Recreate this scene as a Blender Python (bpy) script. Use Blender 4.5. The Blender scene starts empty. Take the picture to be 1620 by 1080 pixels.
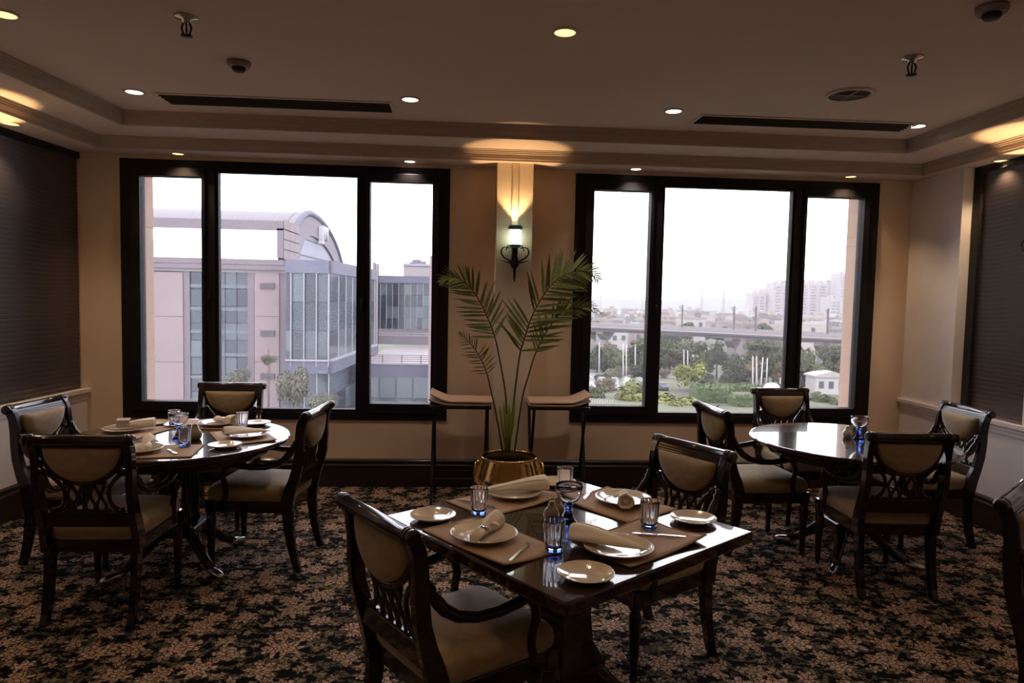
import bpy, bmesh, math, random
from mathutils import Vector, Matrix
random.seed(7)
S = bpy.context.scene
COL = S.collection
PI = math.pi

# ------------------------------------------------------------------ camera
F_PX, PITCH, ROLL, YAW = 1100.0, .0628, .0213, -.0665
CAM = Vector((0, -5.798, 1.6))
_f = Vector((-math.sin(YAW), math.cos(YAW), 0)); _r = Vector((math.cos(YAW), math.sin(YAW), 0)); _u = Vector((0, 0, 1))
FW = _f * math.cos(PITCH) - _u * math.sin(PITCH); _u2 = _u * math.cos(PITCH) + _f * math.sin(PITCH)
RI = _r * math.cos(ROLL) + _u2 * math.sin(ROLL); UP = _u2 * math.cos(ROLL) - _r * math.sin(ROLL)
cd = bpy.data.cameras.new('camera'); cam = bpy.data.objects.new('camera', cd); COL.objects.link(cam)
cd.sensor_width = 36; cd.lens = F_PX / 1620 * 36; cd.clip_end = 5000; cd.clip_start = .05
cam.matrix_world = Matrix(((RI.x, UP.x, -FW.x, CAM.x), (RI.y, UP.y, -FW.y, CAM.y), (RI.z, UP.z, -FW.z, CAM.z), (0, 0, 0, 1)))
S.camera = cam

# ------------------------------------------------------------------ world, sun, exposure
w = bpy.data.worlds.new('sky'); S.world = w; w.use_nodes = True
bg = w.node_tree.nodes['Background']; bg.inputs[0].default_value = (.97, .955, 1.0, 1); bg.inputs[1].default_value = 4.2
sd = bpy.data.lights.new('sun', 'SUN'); sd.energy = 1.4; sd.angle = math.radians(50); sd.color = (1, .93, .88)
sun = bpy.data.objects.new('sun', sd); COL.objects.link(sun); sun.rotation_euler = (math.radians(52), 0, math.radians(-28))
S.view_settings.view_transform = 'Standard'; S.view_settings.look = 'None'
S.view_settings.exposure = 0.25; S.view_settings.gamma = 1.0; S.view_settings.use_curve_mapping = False

# ------------------------------------------------------------------ helpers: pixels to points (1620x1080), meshes, things
def ray(px, py): return FW + RI * ((px - 810) / F_PX) - UP * ((py - 540) / F_PX)
def at(px, py, Y):
    d = ray(px, py); return CAM + d * ((Y - CAM.y) / d.y)

class MB:
    def __init__(s): s.v = []; s.f = []; s.sm = []
    def add(s, v, f, smooth=False):
        o = len(s.v); s.v += [tuple(p) for p in v]; s.f += [tuple(i + o for i in q) for q in f]; s.sm += [smooth] * len(f); return s
    def box(s, x0, x1, y0, y1, z0, z1):
        v = [(x, y, z) for z in (z0, z1) for y in (y0, y1) for x in (x0, x1)]
        return s.add(v, [(0, 2, 3, 1), (4, 5, 7, 6), (0, 1, 5, 4), (2, 6, 7, 3), (0, 4, 6, 2), (1, 3, 7, 5)])
    def obox(s, c, size, M=None):
        hx, hy, hz = [q / 2 for q in size]; c = Vector(c); M = M or Matrix.Identity(3)
        v = [c + M @ Vector((x, y, z)) for z in (-hz, hz) for y in (-hy, hy) for x in (-hx, hx)]
        return s.add(v, [(0, 2, 3, 1), (4, 5, 7, 6), (0, 1, 5, 4), (2, 6, 7, 3), (0, 4, 6, 2), (1, 3, 7, 5)])
    def bar(s, a, b, wx, wy):
        a = Vector(a); b = Vector(b); d = b - a; q = d.to_track_quat('Z', 'Y').to_matrix()
        return s.obox((a + b) / 2, (wx, wy, d.length), q)
    def prism(s, poly, axis, a0, a1, smooth=False):
        n = len(poly)
        def P(p, a): return (a, p[0], p[1]) if axis == 'x' else ((p[0], a, p[1]) if axis == 'y' else (p[0], p[1], a))
        v = [P(p, a0) for p in poly] + [P(p, a1) for p in poly]
        f = [tuple(range(n))[::-1], tuple(range(n, 2 * n))]; s.add(v, f)
        o = len(s.v) - 2 * n
        for i in range(n):
            j = (i + 1) % n; s.f.append((o + i, o + j, o + n + j, o + n + i)); s.sm.append(smooth)
        return s
    def loft(s, rings, closed=True, caps=True, smooth=True):
        n = len(rings[0]); o = len(s.v)
        for r in rings: s.v += [tuple(p) for p in r]
        for k in range(len(rings) - 1):
            for i in range(n if closed else n - 1):
                j = (i + 1) % n; a = o + k * n
                s.f.append((a + i, a + j, a + n + j, a + n + i)); s.sm.append(smooth)
        if caps:
            s.f.append(tuple(range(o, o + n))[::-1]); s.sm.append(False)
            e = o + (len(rings) - 1) * n; s.f.append(tuple(range(e, e + n))); s.sm.append(False)
        return s
    def lathe(s, prof, n=20, c=(0, 0, 0), axis='z', smooth=True, flute=0, nf=0, fz=(0, 0), ann=False):
        rings = []
        for r, z in prof:
            ring = []
            for i in range(n):
                t = 2 * PI * i / n; rr = max(r, 1e-5)
                if flute and len(rings) in fz: rr *= 1 + flute * math.cos(nf * t)
                p = (rr * math.cos(t), rr * math.sin(t), z)
                if axis == 'x': p = (p[2], p[0], p[1])
                if axis == 'y': p = (p[1], p[2], p[0])
                ring.append((p[0] + c[0], p[1] + c[1], p[2] + c[2]))
            rings.append(ring)
        if ann: rings.append(rings[0])
        return s.loft(rings, True, not ann, smooth)
    def tube(s, pts, rad, n=8, flat=1.0, upv=None, caps=True, smooth=True):
        P = [Vector(p) for p in pts]; m = len(P)
        if not hasattr(rad, '__len__'): rad = [rad] * m
        rings = []; prev = None
        for k in range(m):
            t = (P[min(k + 1, m - 1)] - P[max(k - 1, 0)]).normalized()
            a = Vector(upv) if upv else (prev if prev else (Vector((0, 0, 1)) if abs(t.z) < .9 else Vector((1, 0, 0))))
            a = (a - t * a.dot(t)).normalized(); b = t.cross(a); prev = a
            rings.append([P[k] + a * (rad[k] * math.cos(2 * PI * i / n) * flat) + b * (rad[k] * math.sin(2 * PI * i / n)) for i in range(n)])
        return s.loft(rings, True, caps, smooth)
    def ribbon(s, pts, x0, x1):
        """pts (y, z, half width): a flat board following the curve in the yz plane, from x0 to x1"""
        L = []; R = []; m = len(pts)
        for k in range(m):
            a = pts[max(k - 1, 0)]; b = pts[min(k + 1, m - 1)]; d = Vector((b[0] - a[0], b[1] - a[1])).normalized(); nrm = Vector((-d.y, d.x)); p = pts[k]
            L.append((p[0] + nrm.x * p[2], p[1] + nrm.y * p[2])); R.append((p[0] - nrm.x * p[2], p[1] - nrm.y * p[2]))
        return s.loft([[(x0, *L[k]), (x1, *L[k]), (x1, *R[k]), (x0, *R[k])] for k in range(m)], True, True, False)
    def mesh(s, name, mats):
        me = bpy.data.meshes.new(name); me.from_pydata(s.v, [], s.f); me.polygons.foreach_set('use_smooth', s.sm)
        for m in (mats if isinstance(mats, (list, tuple)) else [mats]): me.materials.append(m)
        bm = bmesh.new(); bm.from_mesh(me); bmesh.ops.recalc_face_normals(bm, faces=bm.faces); bm.to_mesh(me); bm.free(); me.update(); return me
    def build(s, name, mat, parent=None, bevel=0, loc=None, rz=0):
        return link(name, s.mesh(name, mat), parent, bevel, loc, rz)

def link(name, me, parent=None, bevel=0, loc=None, rz=0):
    o = bpy.data.objects.new(name, me); COL.objects.link(o); o.parent = parent
    if loc is not None: o.location = loc
    if rz: o.rotation_euler = (0, 0, rz)
    if bevel:
        b = o.modifiers.new('bevel', 'BEVEL'); b.width = bevel; b.segments = 2; b.limit_method = 'ANGLE'; b.angle_limit = math.radians(40)
    return o
def tag(o, label=None, cat=None, group=None, kind=None):
    if label: o['label'] = label
    if cat: o['category'] = cat
    if group: o['group'] = group
    if kind: o['kind'] = kind
    return o
def thing(name, label, cat, loc=(0, 0, 0), rz=0, group=None, kind=None):
    o = bpy.data.objects.new(name, None); COL.objects.link(o); o.location = loc; o.rotation_euler = (0, 0, rz); o.empty_display_size = .1
    return tag(o, label, cat, group, kind)
def copy_tree(o, parent=None):
    c = o.copy(); COL.objects.link(c); c.parent = parent
    for ch in list(o.children): copy_tree(ch, c)
    return c
def struct(name, mb, mat, label=None, bevel=0, parent=None):
    o = mb.build(name, mat, parent, bevel)
    if parent is None: o['kind'] = 'structure'
    if label: o['label'] = label
    return o

# ------------------------------------------------------------------ materials
def new_mat(name):
    m = bpy.data.materials.new(name); m.use_nodes = True; nt = m.node_tree
    return m, nt, nt.nodes['Principled BSDF']
def simple(name, col, rough=.5, metal=0., spec=.5, coat=0., var=0., vscale=8., bump=0., bscale=40., stretch=None, emit=None, estr=0, coat_r=.08):
    m, nt, p = new_mat(name); N = nt.nodes; Lk = nt.links.new
    p.inputs['Base Color'].default_value = (*col, 1); p.inputs['Roughness'].default_value = rough; p.inputs['Metallic'].default_value = metal
    p.inputs['Specular IOR Level'].default_value = spec
    if coat: p.inputs['Coat Weight'].default_value = coat; p.inputs['Coat Roughness'].default_value = coat_r
    if emit: p.inputs['Emission Color'].default_value = (*emit, 1); p.inputs['Emission Strength'].default_value = estr
    if var or bump:
        tc = N.new('ShaderNodeTexCoord'); mp = N.new('ShaderNodeMapping'); Lk(tc.outputs['Object'], mp.inputs[0])
        if stretch: mp.inputs['Scale'].default_value = stretch
    if var:
        n = N.new('ShaderNodeTexNoise'); n.inputs['Scale'].default_value = vscale; n.inputs['Detail'].default_value = 5; Lk(mp.outputs[0], n.inputs[0])
        r = N.new('ShaderNodeMapRange'); r.inputs[1].default_value = .3; r.inputs[2].default_value = .7; r.inputs[3].default_value = 1 - var; r.inputs[4].default_value = 1 + var; Lk(n.outputs[0], r.inputs[0])
        x = N.new('ShaderNodeMix'); x.data_type = 'RGBA'; x.blend_type = 'MULTIPLY'; x.inputs[0].default_value = 1; x.inputs[6].default_value = (*col, 1); Lk(r.outputs[0], x.inputs[7]); Lk(x.outputs[2], p.inputs['Base Color'])
    if bump:
        n2 = N.new('ShaderNodeTexNoise'); n2.inputs['Scale'].default_value = bscale; n2.inputs['Detail'].default_value = 6; Lk(mp.outputs[0], n2.inputs[0])
        b = N.new('ShaderNodeBump'); b.inputs['Strength'].default_value = bump; b.inputs['Distance'].default_value = .01; Lk(n2.outputs[0], b.inputs['Height']); Lk(b.outputs[0], p.inputs['Normal'])
    return m
def glassy(name, col, rough=0.0, ior=1.45):
    m, nt, p = new_mat(name)
    p.inputs['Base Color'].default_value = (*col, 1); p.inputs['Roughness'].default_value = rough; p.inputs['IOR'].default_value = ior; p.inputs['Transmission Weight'].default_value = 1
    return m
def emitter(name, col, strength):
    m, nt, p = new_mat(name); nt.nodes.remove(p); e = nt.nodes.new('ShaderNodeEmission'); e.inputs[0].default_value = (*col, 1); e.inputs[1].default_value = strength
    nt.links.new(e.outputs[0], nt.nodes['Material Output'].inputs[0]); return m
def pane_mat(name, tint, dust, refl=1.0):
    """window pane: clear sheet, fresnel reflection, a film of dust that scatters the daylight"""
    m, nt, p = new_mat(name); nt.nodes.remove(p); N = nt.nodes; Lk = nt.links.new
    tr = N.new('ShaderNodeBsdfTransparent'); tr.inputs[0].default_value = (*tint, 1)
    tl = N.new('ShaderNodeBsdfTranslucent'); tl.inputs[0].default_value = (.9, .86, .98, 1)
    gl = N.new('ShaderNodeBsdfGlossy'); gl.inputs['Roughness'].default_value = .01
    tc = N.new('ShaderNodeTexCoord'); ns = N.new('ShaderNodeTexNoise'); ns.inputs['Scale'].default_value = 3; ns.inputs['Detail'].default_value = 6; Lk(tc.outputs['Object'], ns.inputs[0])
    mr = N.new('ShaderNodeMapRange'); mr.inputs[1].default_value = .3; mr.inputs[2].default_value = .75; mr.inputs[3].default_value = dust * .6; mr.inputs[4].default_value = dust * 1.5; Lk(ns.outputs[0], mr.inputs[0])
    m1 = N.new('ShaderNodeMixShader'); Lk(mr.outputs[0], m1.inputs[0]); Lk(tr.outputs[0], m1.inputs[1]); Lk(tl.outputs[0], m1.inputs[2])
    fr = N.new('ShaderNodeFresnel'); fr.inputs[0].default_value = 1.35
    m2 = N.new('ShaderNodeMixShader'); Lk(fr.outputs[0], m2.inputs[0]); Lk(m1.outputs[0], m2.inputs[1]); Lk(gl.outputs[0], m2.inputs[2]); Lk(m2.outputs[0], N['Material Output'].inputs[0])
    return m

def carpet_mat():
    m, nt, p = new_mat('carpet'); N = nt.nodes; Lk = nt.links.new
    def mth(op, a, b=None, c=None, clamp=False):
        n = N.new('ShaderNodeMath'); n.operation = op; n.use_clamp = clamp
        for i, v in enumerate((a, b, c)):
            if v is None: continue
            if isinstance(v, (int, float)): n.inputs[i].default_value = v
            else: Lk(v, n.inputs[i])
        return n.outputs[0]
    def ramp(v, lo, hi):
        r = N.new('ShaderNodeMapRange'); r.interpolation_type = 'SMOOTHSTEP'; r.inputs[1].default_value = lo; r.inputs[2].default_value = hi; Lk(v, r.inputs[0]); return r.outputs[0]
    def mix(f, a, b):
        x = N.new('ShaderNodeMix'); x.data_type = 'RGBA'
        if isinstance(f, (int, float)): x.inputs[0].default_value = f
        else: Lk(f, x.inputs[0])
        for i, v in ((6, a), (7, b)):
            if isinstance(v, tuple): x.inputs[i].default_value = (*v, 1)
            else: Lk(v, x.inputs[i])
        return x.outputs[2]
    tc = N.new('ShaderNodeTexCoord').outputs['Object']
    n0 = N.new('ShaderNodeTexNoise'); n0.inputs['Scale'].default_value = 7; n0.inputs['Detail'].default_value = 2; Lk(tc, n0.inputs[0])
    off = N.new('ShaderNodeVectorMath'); off.operation = 'MULTIPLY_ADD'; Lk(n0.outputs[1], off.inputs[0]); off.inputs[1].default_value = (.07, .07, 0); Lk(tc, off.inputs[2])
    nf = N.new('ShaderNodeTexNoise'); nf.inputs['Scale'].default_value = 38; nf.inputs['Detail'].default_value = 3; Lk(tc, nf.inputs[0])
    def flowers(scale, rnd, petals, r0, seed):
        mp = N.new('ShaderNodeMapping'); mp.inputs[1].default_value = (seed, seed * .7, 0); Lk(off.outputs[0], mp.inputs[0])
        v = N.new('ShaderNodeTexVoronoi'); v.voronoi_dimensions = '2D'; v.inputs['Scale'].default_value = scale; v.inputs['Randomness'].default_value = rnd; Lk(mp.outputs[0], v.inputs[0])
        d = N.new('ShaderNodeVectorMath'); d.operation = 'SUBTRACT'; Lk(mp.outputs[0], d.inputs[0]); Lk(v.outputs['Position'], d.inputs[1])
        s = N.new('ShaderNodeSeparateXYZ'); Lk(d.outputs[0], s.inputs[0])
        c = N.new('ShaderNodeSeparateColor'); Lk(v.outputs['Color'], c.inputs[0])
        ang = mth('ARCTAN2', s.outputs[1], s.outputs[0])
        pet = mth('SINE', mth('MULTIPLY_ADD', ang, float(petals), mth('MULTIPLY', c.outputs[0], 6.28)))
        rad = mth('MULTIPLY_ADD', pet, .30, 1.0)
        size = mth('MULTIPLY_ADD', c.outputs[1], r0 * .6, r0 * .7)
        q = mth('ADD', mth('DIVIDE', v.outputs['Distance'], mth('MULTIPLY', rad, size)), mth('MULTIPLY_ADD', nf.outputs[0], .9, -.45))
        body = mth('SUBTRACT', 1.0, ramp(q, .85, 1.02))
        ringl = ramp(mth('SINE', mth('MULTIPLY', q, 15.0)), .2, .9)
        return body, ringl, c.outputs[2]
    f1, l1, c1 = flowers(5.4, .8, 7, .32, 0); f2, l2, c2 = flowers(12.0, 1.0, 5, .28, 3.3); f3, l3, c3 = flowers(23.0, 1.0, 4, .26, 8.1)
    wv = N.new('ShaderNodeTexWave'); wv.wave_type = 'RINGS'; wv.inputs['Scale'].default_value = 3.2; wv.inputs['Distortion'].default_value = 9; wv.inputs['Detail'].default_value = 2.5; wv.inputs['Detail Scale'].default_value = 2.2; Lk(off.outputs[0], wv.inputs[0])
    vine = ramp(wv.outputs[1], .80, .9)
    navy = (.0035, .0042, .0065)
    col = mix(mth('MULTIPLY', vine, .75), navy, (.13, .11, .07))
    col = mix(mth('MULTIPLY', f3, .8), col, mix(c3, (.10, .09, .055), (.19, .12, .085)))
    tan2 = mix(c2, (.46, .30, .21), (.28, .23, .15))
    col = mix(mth('MULTIPLY', f2, .95), col, mix(mth('MULTIPLY', l2, .7), tan2, (.05, .03, .025)))
    tan1 = mix(c1, (.56, .36, .27), (.44, .30, .21))
    col = mix(f1, col, mix(mth('MULTIPLY', l1, .72), tan1, (.06, .035, .03)))
    ve = N.new('ShaderNodeTexVoronoi'); ve.voronoi_dimensions = '2D'; ve.feature = 'DISTANCE_TO_EDGE'; ve.inputs['Scale'].default_value = 36; Lk(off.outputs[0], ve.inputs[0])
    lace = mth('MULTIPLY_ADD', ramp(ve.outputs['Distance'], .02, .16), .86, .14)
    xl = N.new('ShaderNodeMix'); xl.data_type = 'RGBA'; xl.blend_type = 'MULTIPLY'; xl.inputs[0].default_value = 1; Lk(col, xl.inputs[6]); Lk(lace, xl.inputs[7]); col = xl.outputs[2]
    n1 = N.new('ShaderNodeTexNoise'); n1.inputs['Scale'].default_value = 320; n1.inputs['Detail'].default_value = 1; Lk(tc, n1.inputs[0])
    sp = N.new('ShaderNodeMapRange'); sp.inputs[1].default_value = .35; sp.inputs[2].default_value = .65; sp.inputs[3].default_value = .6; sp.inputs[4].default_value = 1.35; Lk(n1.outputs[0], sp.inputs[0])
    x = N.new('ShaderNodeMix'); x.data_type = 'RGBA'; x.blend_type = 'MULTIPLY'; x.inputs[0].default_value = 1; Lk(col, x.inputs[6]); Lk(sp.outputs[0], x.inputs[7]); Lk(x.outputs[2], p.inputs['Base Color'])
    b = N.new('ShaderNodeBump'); b.inputs['Strength'].default_value = .5; b.inputs['Distance'].default_value = .004; Lk(n1.outputs[0], b.inputs['Height']); Lk(b.outputs[0], p.inputs['Normal'])
    p.inputs['Roughness'].default_value = 1; p.inputs['Specular IOR Level'].default_value = .1
    return m
def fabric_mat(name, c1, c2, scale=9):
    m, nt, p = new_mat(name); N = nt.nodes; Lk = nt.links.new
    tc = N.new('ShaderNodeTexCoord').outputs['Object']
    wv = N.new('ShaderNodeTexWave'); wv.wave_type = 'RINGS'; wv.inputs['Scale'].default_value = scale * .55; wv.inputs['Distortion'].default_value = 11; wv.inputs['Detail'].default_value = 2; wv.inputs['Detail Scale'].default_value = 1.6; Lk(tc, wv.inputs[0])
    r = N.new('ShaderNodeMapRange'); r.interpolation_type = 'SMOOTHSTEP'; r.inputs[1].default_value = .35; r.inputs[2].default_value = .65; Lk(wv.outputs[1], r.inputs[0])
    x = N.new('ShaderNodeMix'); x.data_type = 'RGBA'; x.inputs[6].default_value = (*c1, 1); x.inputs[7].default_value = (*c2, 1); Lk(r.outputs[0], x.inputs[0]); Lk(x.outputs[2], p.inputs['Base Color'])
    n = N.new('ShaderNodeTexNoise'); n.inputs['Scale'].default_value = 260; Lk(tc, n.inputs[0])
    b = N.new('ShaderNodeBump'); b.inputs['Strength'].default_value = .25; b.inputs['Distance'].default_value = .003; Lk(n.outputs[0], b.inputs['Height']); Lk(b.outputs[0], p.inputs['Normal'])
    p.inputs['Roughness'].default_value = .75; p.inputs['Sheen Weight'].default_value = .3; p.inputs['Specular IOR Level'].default_value = .25
    return m
def wood_mat(name, c1, c2, rough, coat=.0, coat_r=.06, scale=(1, 1, 1)):
    m, nt, p = new_mat(name); N = nt.nodes; Lk = nt.links.new
    tc = N.new('ShaderNodeTexCoord').outputs['Object']; mp = N.new('ShaderNodeMapping'); mp.inputs['Scale'].default_value = scale; Lk(tc, mp.inputs[0])
    n = N.new('ShaderNodeTexNoise'); n.inputs['Scale'].default_value = 14; n.inputs['Detail'].default_value = 7; n.inputs['Distortion'].default_value = 1.2; Lk(mp.outputs[0], n.inputs[0])
    r = N.new('ShaderNodeMapRange'); r.inputs[1].default_value = .3; r.inputs[2].default_value = .7; Lk(n.outputs[0], r.inputs[0])
    x = N.new('ShaderNodeMix'); x.data_type = 'RGBA'; x.inputs[6].default_value = (*c1, 1); x.inputs[7].default_value = (*c2, 1); Lk(r.outputs[0], x.inputs[0]); Lk(x.outputs[2], p.inputs['Base Color'])
    p.inputs['Specular IOR Level'].default_value = .2; p.inputs['Roughness'].default_value = rough; p.inputs['Coat Weight'].default_value = coat; p.inputs['Coat Roughness'].default_value = coat_r
    return m

R_ = math.radians
M = {}
M['wall'] = simple('wall_paint', (.74, .55, .40), .85, var=.05, vscale=2, bump=.05, bscale=120)
M['wall_white'] = simple('wall_white_paint', (.86, .77, .76), .7, var=.05, vscale=3)
M['pillar'] = simple('pillar_paint', (.72, .59, .46), .75, var=.04, vscale=2)
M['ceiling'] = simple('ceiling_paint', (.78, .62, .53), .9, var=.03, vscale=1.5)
M['trim'] = simple('cornice_paint_shaded', (.50, .395, .325), .8)  # darkened: shade on faces turned from the windows is put into this colour
M['carpet'] = carpet_mat()
M['wood'] = wood_mat('dark_mahogany', (.007, .0026, .0026), (.018, .0065, .0055), .26, .8, .06, (1, 1, .25))
M['table'] = wood_mat('polished_mahogany', (.018, .0065, .005), (.04, .015, .010), .2, 1.0, .03, (.35, 1, 1))
M['table_edge'] = wood_mat('table_edge_mahogany', (.014, .005, .005), (.03, .011, .009), .25, .6, .06)
M['frame'] = simple('window_frame_paint', (.010, .007, .009), .6, var=.1, spec=.25)
M['baseboard'] = simple('baseboard_wood', (.018, .008, .006), .4, coat=.2)
M['blind'] = simple('blind_slat_wood', (.085, .062, .064), .34, var=.25, vscale=12, stretch=(1, .4, 4))
M['blind_edge'] = simple('blind_side_channel', (.010, .007, .008), .6)
M['fabric'] = fabric_mat('damask_fabric', (.32, .225, .12), (.355, .255, .145))
M['brass'] = simple('polished_brass', (.88, .60, .24), .10, 1.0, bump=.16, bscale=22)
M['soil'] = simple('potting_soil', (.02, .014, .01), .95, bump=.8, bscale=60)
M['mat'] = simple('tan_placemat', (.42, .27, .165), .7, var=.06, vscale=60, bump=.25, bscale=300)
M['mat_lt'] = simple('tan_leatherette', (.52, .34, .24), .6, var=.05)
M['china'] = simple('cream_china', (.76, .64, .52), .12, coat=1.0, coat_r=.03)
M['pot'] = simple('glazed_stoneware', (.34, .27, .18), .3, coat=.4)
M['linen'] = simple('linen_napkin', (.85, .74, .65), .85, bump=.15, bscale=150)
M['band'] = simple('paper_band', (.40, .33, .28), .6)
M['steel'] = simple('stainless_steel', (.72, .68, .68), .16, 1.0)
M['silver'] = simple('silver_ring', (.62, .58, .56), .22, 1.0)
M['glass'] = glassy('clear_glass', (.96, .97, 1.0))
M['blue'] = glassy('blue_glass', (.10, .22, .85))
M['pane'] = pane_mat('window_glass_clear', (.97, .97, .98), .014)
M['pane_dusty'] = pane_mat('window_glass_dusty', (.90, .905, .945), .02)
M['black'] = simple('black_metal', (.012, .012, .016), .4, .3)
M['iron'] = simple('bronzed_iron', (.045, .028, .026), .4, .7)
M['verdigris'] = simple('verdigris_filigree', (.10, .22, .17), .5, .3)
M['shade'] = emitter('lit_glass_shade', (.80, 1.0, .78), 4.0)
M['led_warm'] = emitter('lamp_lens_warm', (1.0, .74, .30), 1.5)
M['led_white'] = emitter('lamp_lens_white', (1.0, .93, .86), 3.5)
M['vent'] = simple('vent_paint_dark', (.03, .026, .018), .7)
M['grey_plastic'] = simple('detector_plastic', (.30, .24, .21), .5)
M['leaf'] = simple('palm_leaf', (.21, .25, .075), .42, var=.3, vscale=10)
M['stem'] = simple('palm_stem', (.08, .07, .02), .5)
M['leaf_young'] = simple('young_palm_leaf', (.26, .30, .04), .45)
M['handle'] = simple('window_handle_metal', (.03, .025, .022), .35, .8)

# ------------------------------------------------------------------ room shell
YN = -10.0                       # the room goes on behind the camera
ZA, ZB, ZC = 2.675, 2.76, 2.85   # soffit along the walls, ledge, main ceiling
XR, XRW = 3.80, 3.97             # right pier face, right blind recess
def lx(y, d=0.0): return -3.05 + .0708 * y + d * 1.0025      # left wall, slightly splayed, offset d into the room
struct('floor', MB().box(lx(YN) - .3, XRW + .3, YN - .1, .25, -.12, 0), M['carpet'], 'dark navy carpet with dense tan floral pattern')
def u_path(d, z): return [(lx(YN, d), YN, z), (lx(-d, d), -d, z), (XRW - d, -d, z), (XRW - d, YN, z)]
def u_sweep(prof): return MB().loft([u_path(d, z) for d, z in prof], closed=False, caps=False, smooth=False)
def solid(o, t=.01):
    m = o.modifiers.new('thick', 'SOLIDIFY'); m.thickness = t; m.offset = 0; return o
solid(struct('ceiling_soffit', u_sweep([(-.2, ZA), (.262, ZA)]), M['ceiling'], 'lowest plain ceiling band along the walls'))
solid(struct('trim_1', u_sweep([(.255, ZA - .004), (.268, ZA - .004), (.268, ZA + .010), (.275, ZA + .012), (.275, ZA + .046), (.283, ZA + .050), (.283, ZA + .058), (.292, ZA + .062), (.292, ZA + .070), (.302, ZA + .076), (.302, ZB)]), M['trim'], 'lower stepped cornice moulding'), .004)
solid(struct('ceiling_ledge', u_sweep([(.296, ZB), (.648, ZB)]), M['ceiling'], 'middle ceiling band between the two cornices'))
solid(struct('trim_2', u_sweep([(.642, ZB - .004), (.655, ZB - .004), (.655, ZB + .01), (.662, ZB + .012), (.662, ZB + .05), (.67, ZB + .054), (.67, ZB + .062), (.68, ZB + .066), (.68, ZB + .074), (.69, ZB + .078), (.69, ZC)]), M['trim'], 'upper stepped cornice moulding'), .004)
struct('ceiling', MB().box(lx(YN) - .3, XRW + .3, YN - .1, .1, ZC, ZC + .1), M['ceiling'], 'plain dim main ceiling')
WZ0, WZ1 = .56, 2.64
WIN = [(-2.764, -.150), (.888, 3.502)]
mb = MB(); T = .10
xs = [lx(0) - .3, WIN[0][0] + .05, WIN[0][1] - .05, WIN[1][0] + .05, WIN[1][1] - .05, XRW + .3]
for i in (0, 2, 4): mb.box(xs[i], xs[i + 1], 0, T, -.1, ZC)
for i in (1, 3): mb.box(xs[i], xs[i + 1], 0, T, -.1, WZ0 + .05); mb.box(xs[i], xs[i + 1], 0, T, WZ1 - .05, ZC)
struct('wall_back', mb, M['wall'], 'tan painted window wall')
# outside skin of the same wall with its stone reveals
M['stone'] = simple('tan_facade_stone', (.40, .27, .20), .8, var=.06)
mb = MB(); hx = [lx(0) - 1.2, WIN[0][0] + .124, WIN[0][1] - .10, WIN[1][0] + .10, WIN[1][1] - .102, XRW + 1.2]
for i in (0, 2, 4): mb.box(hx[i], hx[i + 1], .115, .29, -3, 5)
for i in (1, 3): mb.box(hx[i], hx[i + 1], .115, .29, -3, WZ0 - .1); mb.box(hx[i], hx[i + 1], .115, .29, WZ1 + .1, 5)
for z in (1.02, 1.13, 2.12, 2.2): mb.box(hx[4] - .003, hx[4] + .01, .13, .285, z, z + .008); mb.box(hx[1] - .01, hx[1] + .003, .13, .285, z, z + .008)
struct('wall_exterior', mb, M['stone'], 'tan stone outer face of the window wall')
struct('wall_pillar', MB().box(.226, .519, -.2, .0, 0, ZA), M['pillar'], 'cream pillar between the two windows', .004)
# left wall: wainscot, recess behind the blind
def lprism(mb, d0, d1, y0, y1, z0, z1): return mb.prism([(lx(y0, d0), y0), (lx(y0, d1), y0), (lx(y1, d1), y1), (lx(y1, d0), y1)], 'z', z0, z1)
mb = MB(); lprism(mb, -.3, 0, YN, 0, -.1, .78); lprism(mb, -.3, -.10, YN, 0, .78, ZC); lprism(mb, -.15, 0, YN, -1.17, .78, ZC)
struct('wall_left', mb, M['wall_white'], 'pale left wall with wainscot under the blind')
mb = MB().box(XR, XR + .4, -.62, 0, -.1, ZC).box(XR, XR + .4, YN, -.62, -.1, .78).box(XRW, XRW + .3, YN, -.62, .78, ZC).box(XR, XRW + .1, YN, -1.33, .78, ZC)
struct('wall_right', mb, M['wall_white'], 'pale right wall with a pier in the corner')
struct('wall_front', MB().box(lx(YN) - .3, XRW + .3, YN - .1, YN, 0, ZC), M['wall'], 'wall behind the photographer')
RAIL = [(0, .705), (.010, .712), (.010, .735), (.018, .742), (.018, .764), (.034, .772), (.034, .80), (-.02, .80), (-.02, .705)]
BASE = [(-.01, 0), (.018, 0), (.018, .165), (.026, .172), (.026, .185), (.012, .195), (.012, .205), (.02, .21), (.02, .222), (.004, .235), (-.01, .235)]
def lrun(p, y0, y1): return MB().loft([[(lx(y, d), y, z) for d, z in p] for y in (y0, y1)], smooth=False)
def rrun(p, y0, y1): return MB().loft([[(XR - d, y, z) for d, z in p] for y in (y0, y1)], smooth=False)
def brun(p, x0, x1, y=0): return MB().loft([[(x, y - d, z) for d, z in p] for x in (x0, x1)], smooth=False)
struct('trim_3', lrun(RAIL, YN, -.001), M['wall_white'], 'moulded chair rail under the left blind')
struct('trim_4', rrun(RAIL, YN, -.001), M['wall_white'], 'moulded chair rail under the right blind')
struct('baseboard_left', lrun(BASE, YN, -.02), M['baseboard'], 'dark wood skirting of the left wall')
struct('baseboard_right', rrun(BASE, YN, -.02), M['baseboard'], 'dark wood skirting of the right wall')
struct('baseboard_back', brun(BASE, lx(0, .02), .226).loft([[(x, -d, z) for d, z in BASE] for x in (.519, XR - .02)], smooth=False).loft([[(x, -.2 - d, z) for d, z in BASE] for x in (.21, .535)], smooth=False), M['baseboard'], 'dark wood skirting of the window wall')
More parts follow.
